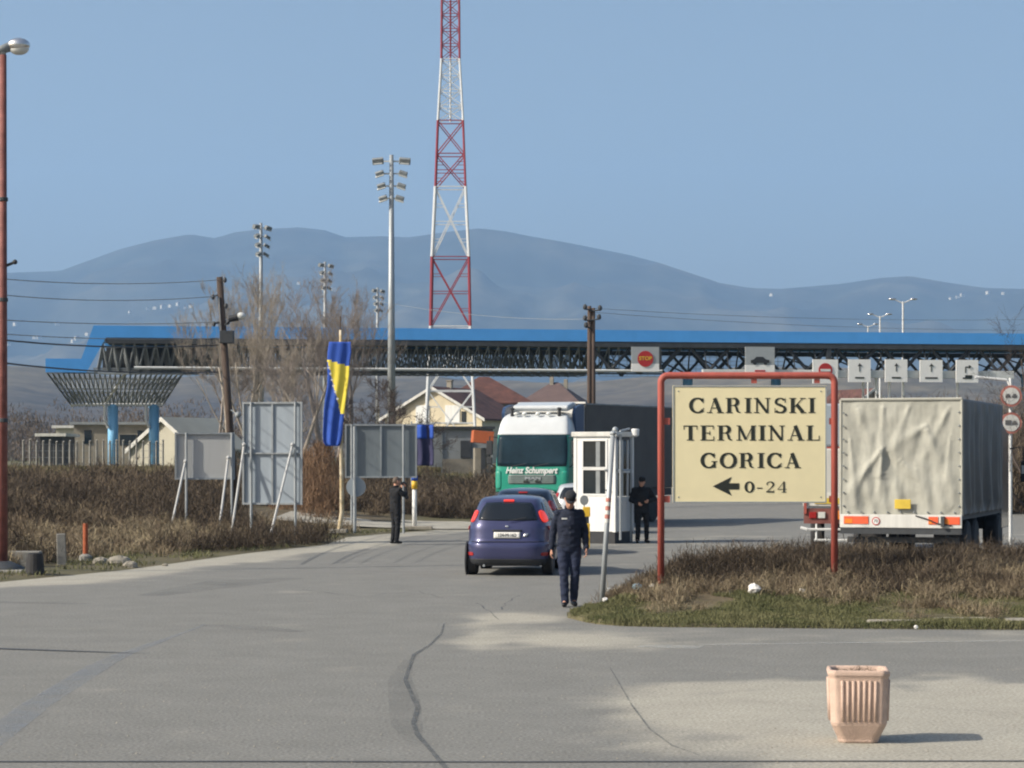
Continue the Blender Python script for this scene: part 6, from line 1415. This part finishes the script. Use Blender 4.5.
def hip(loc, rz, W, L, eave, ridge, rl, wall, roof, label, wins=(), chim=()):
    o = empty('house', loc, rz, label, 'house'); mb = MB(); mb.box((0, 0, eave/2-.3), (W, L, eave+.5)); mb.build('wall', wall, o)
    w2, l2 = W/2+.5, L/2+.5; mb = MB(); mb.add([(-w2, -l2, eave), (w2, -l2, eave), (w2, l2, eave), (-w2, l2, eave), (-rl/2, 0, ridge), (rl/2, 0, ridge), (-w2, -l2, eave-.15), (w2, -l2, eave-.15), (w2, l2, eave-.15), (-w2, l2, eave-.15)], [(0, 1, 5, 4), (1, 2, 5), (2, 3, 4, 5), (3, 0, 4), (6, 7, 1, 0), (7, 8, 2, 1), (8, 9, 3, 2), (9, 6, 0, 3), (9, 8, 7, 6)]); rf = mb.build('roof', roof, o)
    for x_, h_ in chim: mb = MB(); mb.box((x_, -.3, ridge+h_/2-.8), (.5, .5, h_+1.6)); mb.build('chimney', M['wall_beige'], rf)
    for x_, z_ in wins: mb = MB(); mb.box((x_, -L/2-.02, z_), (1.3, .08, 1.2)); mb.build('window', M['white'], o)
    return o
b = P(484, 455, 287); b.z = 1.5
hip(b, R(4), 10.2, 10, 7.0, 10.2, 1.2, M['wall_beige'], M['roof_red'], 'house with broad brown-red hipped roof right of the cream gabled house', wins=[(2.2, 5.4), (-1.5, 5.4)])
b = P(555, 455, 335); b.z = 1.5
hip(b, R(-12), 7.4, 7, 8.2, 11.0, 1.0, M['wall_beige'], M['roof_mauve'], 'distant house with faded brown hipped roof above the truck cab', chim=[(-.4, .9), (1.6, .4)])
b = P(872, 455, 290); b.z = 1.5
gable('house', b, R(20), 9, 9, 5.4, 8.7, M['wall_beige'], M['roof_red'], 'house with brick red roof above the beige tarpaulin')
# grey yard building with rusty lean-to
D = 118; b = P(432, 477, D); b.z = float(plateau(118.))
yb_ = empty('yard_building', b, R(3), 'low grey clad yard building behind the boards, with beige base', 'building')
s_ = FPX/D; h_ = (477-430)/s_
mb = MB(); mb.box((60/s_/2, 2.5, h_/2+.2), (62/s_, 5, h_-.4)); mb.build('wall', M['wall_grey'], yb_)
mb = MB(); mb.box((60/s_/2, 2.5, h_+.03), (66/s_, 5.4, .12)); mb.build('roof', M['dark_steel'], yb_)
mb = MB(); mb.box((26/s_, -.04, .35), (32/s_, .1, .9)); mb.build('lower_wall', M['wall_beige'], yb_)
mb = MB(); mb.box((34/s_, -.05, h_*.55), (11/s_, .1, .85)); mb.build('window', M['dark_steel'], yb_)
mb = MB(); mb.box((10/s_, -.05, h_/2), (.06, .08, h_)); mb.build('wall_joint', M['mid_steel'], yb_)
b2 = P(483, 477, 112); b2.z = float(plateau(112.)); s2 = FPX/112
ru = empty('shed', b2, R(4), 'small shed with an orange rusty sheet roof left of the green cab', 'shed')
mb = MB(); mb.box((0, .8, .8), (16/s2, 1.6, 1.6)); mb.build('wall', M['wall_beige'], ru)
mb = MB(); zc_ = CAMZ+(HOR-437)/s2-b2.z; mb.box((0, .6, zc_), (20/s2, 2.2, 12/s2), rot=Matrix.Rotation(R(5), 3, 'Y')); mb.build('roof_sheet', M['rusty'], ru)
mb = MB(); mb.box((-.0, -.05, 1.0), (.2, .08, 1.2)); mb.build('door', M['dark_steel'], ru)
# pavilion-like dark flat roof before the cream house
b = P(440, 455, 180); b.z = 1.5
mb = MB(); 
sh_ = empty('flat_roof_shed', b, R(2), 'low dark flat-roofed shed in front of the cream house', 'shed')
mb.box((0, 2, .9), (4.6, 4, 1.8)); mb.build('wall', M['wall_grey'], sh_); mb = MB(); mb.box((0, 2, 1.95), (5.4, 4.6, .3)); mb.build('roof', M['dark_steel'], sh_)
# left sheds
D = 175; s_ = FPX/D
def flat(name, px0, px1, py0, py1, D, wall, roofm, label, wins=()):
    s_ = FPX/D; b = P((px0+px1)/2, 455, D); b.z = float(plateau(D)); H = CAMZ+(HOR-py0)/s_-b.z; W = (px1-px0)/s_
    o = empty(name, b, R(2), label, 'building'); mb = MB(); mb.box((0, 3, H/2-.1), (W, 6, H)); mb.build('wall', wall, o); mb = MB(); mb.box((0, 3, H-.06), (W+.6, 6.6, .2)); mb.build('roof', roofm, o)
    for (px, py, w_, h_) in wins: mb = MB(); mb.box(((px-(px0+px1)/2)/s_, -.03, CAMZ+(HOR-py)/s_-b.z), (w_, .08, h_)); mb.build('window', M['glass'], o)
    return o
flat('low_building', 74, 152, 422.5, 455, 176, M['wall_beige'], M['mid_steel'], 'long low beige building with a thin flat roof behind the fence', [(88, 437, .5, 1.0), (128, 440, 1.2, .8), (143, 436, .8, .8)])
flat('shed', 56, 74, 426, 455, 190, M['wall_white'], M['dirty_white'], 'small whitish shed left of the long beige building', [(62, 440, .5, .5)])
flat('open_shed', 40, 62, 434, 455, 165, M['blackish'], M['dirty_white'], 'dark open-fronted shed with a pale roof edge behind the fence')
b = P(163, 455, 170); b.z = 1.5
gable('tent_shed', b, R(-25), 5.6, 7, 1.2, 3.35, M['wall_white'], M['wall_white'], 'whitewashed gabled shed between the blue columns and grey board', over=.2, windows=[], cat='shed')
b = P(186, 455, 176); b.z = 1.5
gable('shed', b, R(-15), 3.6, 5, 1.4, 3.4, M['dark_steel'], M['dark_steel'], 'dark rounded shed close behind the whitewashed gabled shed', over=.1, cat='shed')
# hillside houses far away
far = []
def farhouse(px, py, sc_, label):
    i = int(np.argmin(abs(pxs-px))); zc = z_mount[:, i]; yy = HOR-(zc-CAMZ)/Dm*FPX; j = next((k for k in range(len(Dm)) if Dm[k] > 3300 and yy[k] <= py), 40)
    D = float(Dm[j]); z_ = float(zc[j]); loc = Vector(((px-512)/FPX*D, D-40, z_+1))
    if not far:
        o = empty('hillside_house', loc, R(20), label, 'house', 'white houses dotted over the hazy hillside')
        mb = MB(); mb.box((0, 0, 3), (15, 10, 12)); mb.build('wall', M['wall_white'], o); mb = MB(); mb.prism([(-7.5, 9), (7.5, 9), (0, 13)], -5.6, 5.6); mb.build('roof', M['roof_mauve'], o); far.append(o)
    else: o = dup(far[0], loc, R(rnd.uniform(-60, 60)), label)
    o.scale = (sc_,)*3; return o
hp_ = [(150, 314), (157, 312), (165, 311), (172, 310), (180, 309), (187, 311), (193, 313), (42, 342), (37, 343), (18, 337), (12, 354), (76, 344), (80, 346), (90, 340), (60, 329), (132, 318), (955, 303), (960, 304), (1000, 306), (985, 304), (948, 310), (770, 302), (335, 292), (300, 300)]
for k, (px, py) in enumerate(hp_): farhouse(px, py, 0.55+.35*((k*7) % 5)/5, 'tiny white house on the hazy hillside')

# ---- fence at the left
b = P(90, 468, 145); b.z = 1.5
fe = empty('wire_fence', b, R(3), 'wire fence with slim concrete posts on the left behind the scrub', 'fence'); s_ = FPX/145
for i in range(22):
    x_ = (24+i*6.6-90)/s_; mb = MB(); hh2 = 1.75+rnd.uniform(-.08, .08)
    mb.path([(x_, 0, -.2), (x_, 0, hh2*.92), (x_+.02, -.1, hh2)], .065, 5); mb.build('post', M['concrete'], fe)
mb = MB()
for z_ in (.3, .7, 1.1, 1.5): mb.tube(((24-90)/s_, 0, z_), ((24+21*6.6-90)/s_, 0, z_), .014, n=4)
for x_ in np.arange((24-90)/s_, (160-90)/s_, .3): mb.tube((x_, .0, .2), (x_+.0, 0, 1.55), .008, n=3)
mb.build('wire', M['mid_steel'], fe)

# ================================================================== LITTER, KERBS
def crumple(px, py, r_, mat_, label, name='litter', D=None):
    b = G(px, py) if D is None else P(px, py, D); y = b.y; b.z = float(isl_z(isl(np.array([b.x]), np.array([y])))[0]) if D is None else b.z; b.z = max(0, b.z)+.02
    mb = MB(); mb.ball((0, 0, r_*.7), (r_, r_*.8, r_*.75), nu=9, nv=6, jit=.2); q = mb.build(name, mat_, loc=b); return tag(q, label, 'litter')
crumple(754.5, 613, .1, M['litter'], 'round white plastic bag, the largest litter on the island grass', 'plastic_bag')
mb = MB()
crumple(605, 614, .045, M['litter'], 'small white scrap right beside the foot of the leaning pole')
crumple(625, 606, .05, M['litter'], 'white scrap of paper halfway between the two poles')
crumple(637, 611, .075, M['litter_blue'], 'pale blue crumpled packet between the poles')
crumple(652, 610, .045, M['litter'], 'small white scrap just left of the red sign post')
crumple(640, 605, .04, M['litter'], 'tiny white scrap behind the pale blue packet')
crumple(802, 613, .05, M['litter'], 'pale scrap in the grass left of the right red sign post')
crumple(731, 570, .06, M['litter'], 'white scrap caught up in the island scrub', D=41.5)
b = G(613, 596)
mb = MB(); mb.lathe([(.0, 0), (.035, .0), (.037, .02), (.037, .15), (.012, .2), (.012, .23), (0, .23)], 12, 'x'); q = mb.build('plastic_bottle', M['lampglass'], loc=(b.x-.1, b.y, .1), smooth=True); q.rotation_euler = (0, 0, R(20)); tag(q, 'clear plastic bottle lying behind the leaning pole', 'bottle')
mb = MB(); mb.box((0, 0, .07), (.16, .12, .14)); q = mb.build('paper_cup', M['litter'], loc=(b.x+.28, b.y+.1, .04), bevel=.02); tag(q, 'white paper carton beside the clear plastic bottle', 'litter')
for i, (px0, px1, py, lb) in enumerate([(866, 925, 626, 'broken kerb slab with rough left end by the island grass'), (930, 1000, 624, 'long pale kerb slab right of the broken one'), (1003, 1060, 625, 'kerb slab cut by the right edge of the photo')]):
    a, c = G(px0, py+1), G(px1, py+1); mb = MB(); L_ = (c.x-a.x)*.97
    mb.box((L_/2, 0, .03), (L_, .22, .13)); q = mb.build('kerb_slab', M['stone'], loc=(a.x, a.y+rnd.uniform(-.1, .1), .01), bevel=.04); q.rotation_euler = (R(rnd.uniform(-6, 6)), R(rnd.uniform(-.6, .6)), R(rnd.uniform(-3, 3))); tag(q, lb, 'kerb slab', 'kerb slabs at the island edge')
crumple(916, 630, .03, M['litter'], 'tiny pale chip on the asphalt under the kerb slabs', 'stone_chip')
# loose pebbles on the worn asphalt
n = 900; xs = nr.uniform(-8, 9, n); yv = 18.2+nr.exponential(9, n); kk = yv < 50; xs, yv = xs[kk], yv[kk]; V = []; F = []
for i in range(len(xs)):
    r_ = nr.uniform(.004, .013); o_ = len(V)
    for a in range(3): V.append((xs[i]+r_*math.cos(a*2.1+i), yv[i]+r_*math.sin(a*2.1+i), .004))
    V.append((xs[i], yv[i], .004+r_)); F += [(o_, o_+1, o_+3), (o_+1, o_+2, o_+3), (o_+2, o_, o_+3)]
q = np_mesh('gravel', V, F, M['stone']); tag(q, kind='stuff')
